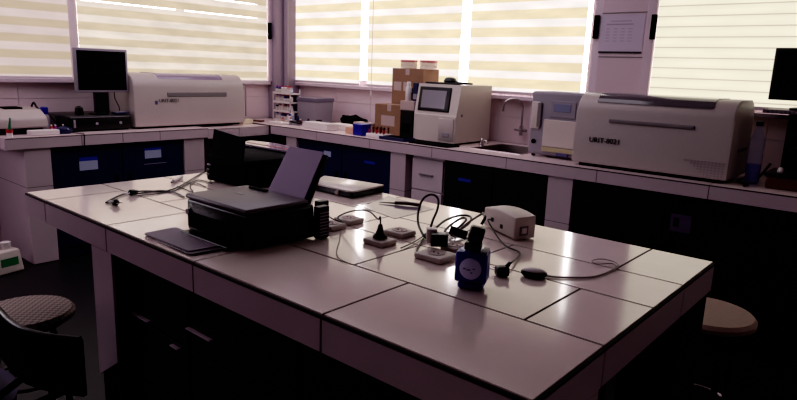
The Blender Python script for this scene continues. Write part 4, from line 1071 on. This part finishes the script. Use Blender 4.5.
# mouse with lead
m0 = atz(534, 273, ZT+.010); t = thing('computer_mouse', 'small silver and black computer mouse with a thin pale lead', 'mouse', (m0.x, m0.y, ZT))
md = (atz(546, 275, ZT+.01)-atz(524, 272, ZT+.01)); an = math.atan2(md.y, md.x); RM = Matrix.Rotation(an, 3, 'Z')
def ell(mb, c, rx_, ry_, rz_, zmin, zmax):
    r_ = bmesh.ops.create_uvsphere(mb.bm, u_segments=28, v_segments=16, radius=1)['verts']
    for v in r_:
        l = Vector((v.co.x*rx_, v.co.y*ry_, 0)); l = RM @ l
        v.co = Vector((c.x+l.x, c.y+l.y, min(max(ZT+.010+v.co.z*rz_, ZT+zmin), ZT+zmax)))
mb = MB(); ell(mb, m0, .031, .019, .014, .0008, .015); mb.build('body', 'black', t, True)
mb = MB(); r_ = bmesh.ops.create_uvsphere(mb.bm, u_segments=28, v_segments=16, radius=1)['verts']
for v in r_:
    l = RM @ Vector((v.co.x*.027, v.co.y*.015, 0)); v.co = Vector((m0.x+l.x, m0.y+l.y, ZT+.0152+max(0, v.co.z)*.007))
mb.build('top_shell', 'whitep', t, True)
mb = MB(); mb.tube([tuple(atz(u, v, ZT+.003)) for u, v in ((546, 275.5), (556, 277), (575, 277.5), (592, 277), (603, 274), (612, 270), (618, 266))], .0024, 7)
mb.tube([tuple(atz(u, v, ZT+.005)) for u, v in ((612, 270), (619, 266), (612, 261), (600, 259), (592, 261), (598, 264), (612, 263.5), (616, 266))], .0014, 7)
mb.build('lead', 'gcable', t, True)

# cables on the left part of the bench
def bench_cable(label, pts, r=.003, m='cable', name='black_cable'):
    t = MB().tube([tuple(atz(u, v, ZT+(z[0] if z else r+.001))) for u, v, *z in pts], r, 7, 6)
    return tag(t.build(name, m, org=tuple(atz(*pts[0][:2], ZT)), smooth=True), label, 'cable')
bench_cable('long black cable running from the left bench end to the second printer', [(106, 202.5), (114, 198), (124, 194), (137, 191.5), (150, 191), (163, 191.5), (176, 188), (187, 182), (197, 176), (205, 171.5), (211, 168.5, .03)], .0028)
bench_cable('black cable curving past the big printer side on the bench', [(130, 194.5), (142, 193), (155, 191), (166, 191), (176, 193), (184, 197)], .0028)
bench_cable('thin black cable lying across the bench towards the second printer', [(138, 195.5), (152, 194.5), (163, 192.5), (176, 190), (190, 183), (199, 180), (212, 183.5)], .0018)
bench_cable('short thin cable bundle at the foot of the second printer', [(177, 186), (186, 189.5), (193, 192), (190, 186), (196, 183), (206, 187)], .0016)
for (u, v, u2, v2, lb_) in ((118, 204.5, 106, 203, 'black plug lying at the left end of the island bench'), (129, 194.5, 137, 193.5, 'black plug behind the first one on the left bench end')):
    q = atz(u, v, ZT+.006); e = atz(u2, v2, ZT+.004)
    t = thing('power_plug', lb_, 'plug', (q.x, q.y, ZT)); d = (e-q).normalized()
    MB().lathe([(.006, 0), (.011, .006), (.011, .018), (.007, .026), (.004, .038)], (q.x, q.y, ZT+.0115), 14, (d.x, d.y, 0)).build('body', 'black', t, True)
    mb = MB()
    for s_ in (-1, 1): mb.cyl((q.x-d.y*.005*s_, q.y+d.x*.005*s_, ZT+.0115), (q.x-d.y*.005*s_-d.x*.014, q.y+d.x*.005*s_-d.y*.014, ZT+.0115), .0018, 8)
    mb.build('pins', 'chrome', t)
bench_cable('short black lead on the plug at the left bench end', [(113, 203.8), (109, 203), (105.5, 202.6)], .0022)
A = atz(173, 182, ZT+.006); B = atz(182, 177, ZT+.006)
t = thing('white_tube', 'small white tube lying behind the cables on the bench', 'tube', (A.x, A.y, ZT))
MB().cyl((A.x, A.y, ZT+.0075), (B.x, B.y, ZT+.0075), .0065, 14).build('body', 'whitep', t, True)
d = (B-A).normalized(); MB().cyl((A.x-d.x*.018, A.y-d.y*.018, ZT+.0075), (A.x, A.y, ZT+.0075), .004, 12).build('tip', 'greyp', t, True)

# ------------------------------------------------------------------ stools, jug, bin
def stool(label, c, zs, r, m, legs=4, ring=.25, back=False):
    t = thing('round_stool', label, 'stool', (c[0], c[1], 0))
    MB().lathe([(r*.9, 0), (r, .008), (r, .022), (r*.93, .034), (r*.5, .038), (.001, .038)], (c[0], c[1], zs-.038), 40).build('seat', m, t, True)
    MB().lathe([(r*.8, 0), (r*.86, .012)], (c[0], c[1], zs-.052), 32).build('seat_pan', 'blackm', t, True)
    for k in range(legs):
        a = PI/4+k*2*PI/legs
        p0 = (c[0]+.55*r*math.cos(a), c[1]+.55*r*math.sin(a), zs-.05); p1 = (c[0]+.95*r*math.cos(a), c[1]+.95*r*math.sin(a), .004)
        MB().cyl(p0, p1, .011, 12).build('leg', 'black', t, True)
    rr = r*(.55+.4*(1-ring/zs)); n = 36
    mb = MB(); mb.tube([(c[0]+rr*math.cos(2*PI*k/n), c[1]+rr*math.sin(2*PI*k/n), ring) for k in range(n+1)], .006, 8, 1); mb.build('foot_ring', 'chrome' if m == 'seatfab' else 'black', t, True)
    return t
cl = atz(24, 309, .5); cr = atz(706, 309, .60)
t = stool('round stool with a woven seat at the left end of the bench', (cl.x, cl.y), .50, .158, 'woven')
stool('round stool with a tan seat behind the right bench corner', (cr.x, cr.y), .60, .158, 'seatfab', ring=.26)
# low curved-back stool in front
arc = [atz(u, v, .66) for u, v in ((-16, 293), (-8, 302), (6, 318), (20, 328), (36, 333), (50, 336), (66, 338), (80, 339.5))]
t = thing('low_back_chair', 'dark low chair with indigo seat and curved backrest in front of the woven stool', 'chair', (arc[3].x+.1, arc[3].y-.05, 0))
mb = MB(); n = len(arc)
for i in range(n-1):
    a, b_ = arc[i], arc[i+1]; d = (b_-a); nn = Vector((-d.y, d.x, 0)).normalized()*.012
    mb.hexa([(a.x, a.y, .50), (b_.x, b_.y, .50), (b_.x+nn.x, b_.y+nn.y, .50), (a.x+nn.x, a.y+nn.y, .50), (a.x, a.y, .655), (b_.x, b_.y, .655), (b_.x+nn.x, b_.y+nn.y, .655), (a.x+nn.x, a.y+nn.y, .655)])
mb.build('backrest', 'blackm', t)
MB().tube([tuple(p) for p in arc], .008, 10, 4).build('top_rail', 'black', t, True)
sc = Vector((.43, -.455, 0))
MB().lathe([(.21, 0), (.235, .01), (.24, .03), (.20, .045), (.001, .047)], (sc.x, sc.y, .41), 40).build('seat', 'indigo', t, True)
for k in range(4):
    a = PI/4+k*PI/2; MB().cyl((sc.x+.13*math.cos(a), sc.y+.13*math.sin(a), .41), (sc.x+.20*math.cos(a), sc.y+.20*math.sin(a), .004), .012).build('leg', 'blackm', t, True)
for p in (arc[3], arc[6]): MB().cyl((p.x, p.y-.004, .52), (sc.x+(p.x-sc.x)*.5, sc.y+(p.y-sc.y)*.5, .405), .010).build('back_support', 'blackm', t, True)

# jug of white plastic on floor
jb = atz(10, 270, 0.0)
jb = Vector((-1.99, .47, 0))
t = thing('plastic_jug', 'white plastic jug with a green label on the floor by the counter', 'jug', tuple(jb))
RJ = Matrix.Rotation(.25, 3, 'Z')
MB().hexa([RJ @ Vector(p)+jb for p in ((-.075, -.10, .002), (.075, -.10, .002), (.075, .10, .002), (-.075, .10, .002), (-.06, -.085, .15), (.06, -.085, .15), (.06, .085, .15), (-.06, .085, .15))], .012, 3).build('body', 'offwhite', t, True)
MB().lathe([(.03, 0), (.028, .02), (.030, .024), (.030, .045), (.024, .047)], (jb.x, jb.y+.03, .150), 20).build('cap', 'whitep', t, True)
MB().tube([(jb.x, jb.y+.0, .150), (jb.x, jb.y-.01, .185), (jb.x, jb.y-.05, .19), (jb.x, jb.y-.07, .150)], .010, 10).build('handle', 'offwhite', t, True)
MB().box(jb.x+.0735, jb.x+.0765, jb.y-.045, jb.y+.065, .045, .095, rot=RJ @ Matrix.Rotation(-.10, 3, 'Y'), piv=jb+Vector((0, 0, 0))).build('label_patch', 'green', t)
# ------------------------------------------------------------------ light
w = bpy.data.worlds.new('sky'); scn.world = w; w.use_nodes = True
bg = w.node_tree.nodes['Background']; bg.inputs[0].default_value = (1.0, .97, .98, 1); bg.inputs[1].default_value = 7.0
def area(name, loc, rot, sx, sy, power, c):
    l = bpy.data.lights.new(name, 'AREA'); l.shape = 'RECTANGLE'; l.size = sx; l.size_y = sy; l.energy = power; l.color = c
    o = bpy.data.objects.new(name, l); col.objects.link(o); o.location = loc; o.rotation_euler = rot; return o
area('overhead_fill', (-.8, 1.5, 2.72), (0, 0, 0), 2.8, 2.6, 30, (.97, .90, 1.0))  # added overhead fill to brighten walls and worktops, no actual fixture

d_ = Vector((.5, .3, .8))-Vector((-2.0, -1.3, 1.7))
area('near_left_fill', (-2.0, -1.3, 1.7), d_.to_track_quat('-Z', 'Y').to_euler(), 1.2, 1.0, 15, (.97, .86, 1.0))  # added fill for the bench front, imitates daylight from the near left
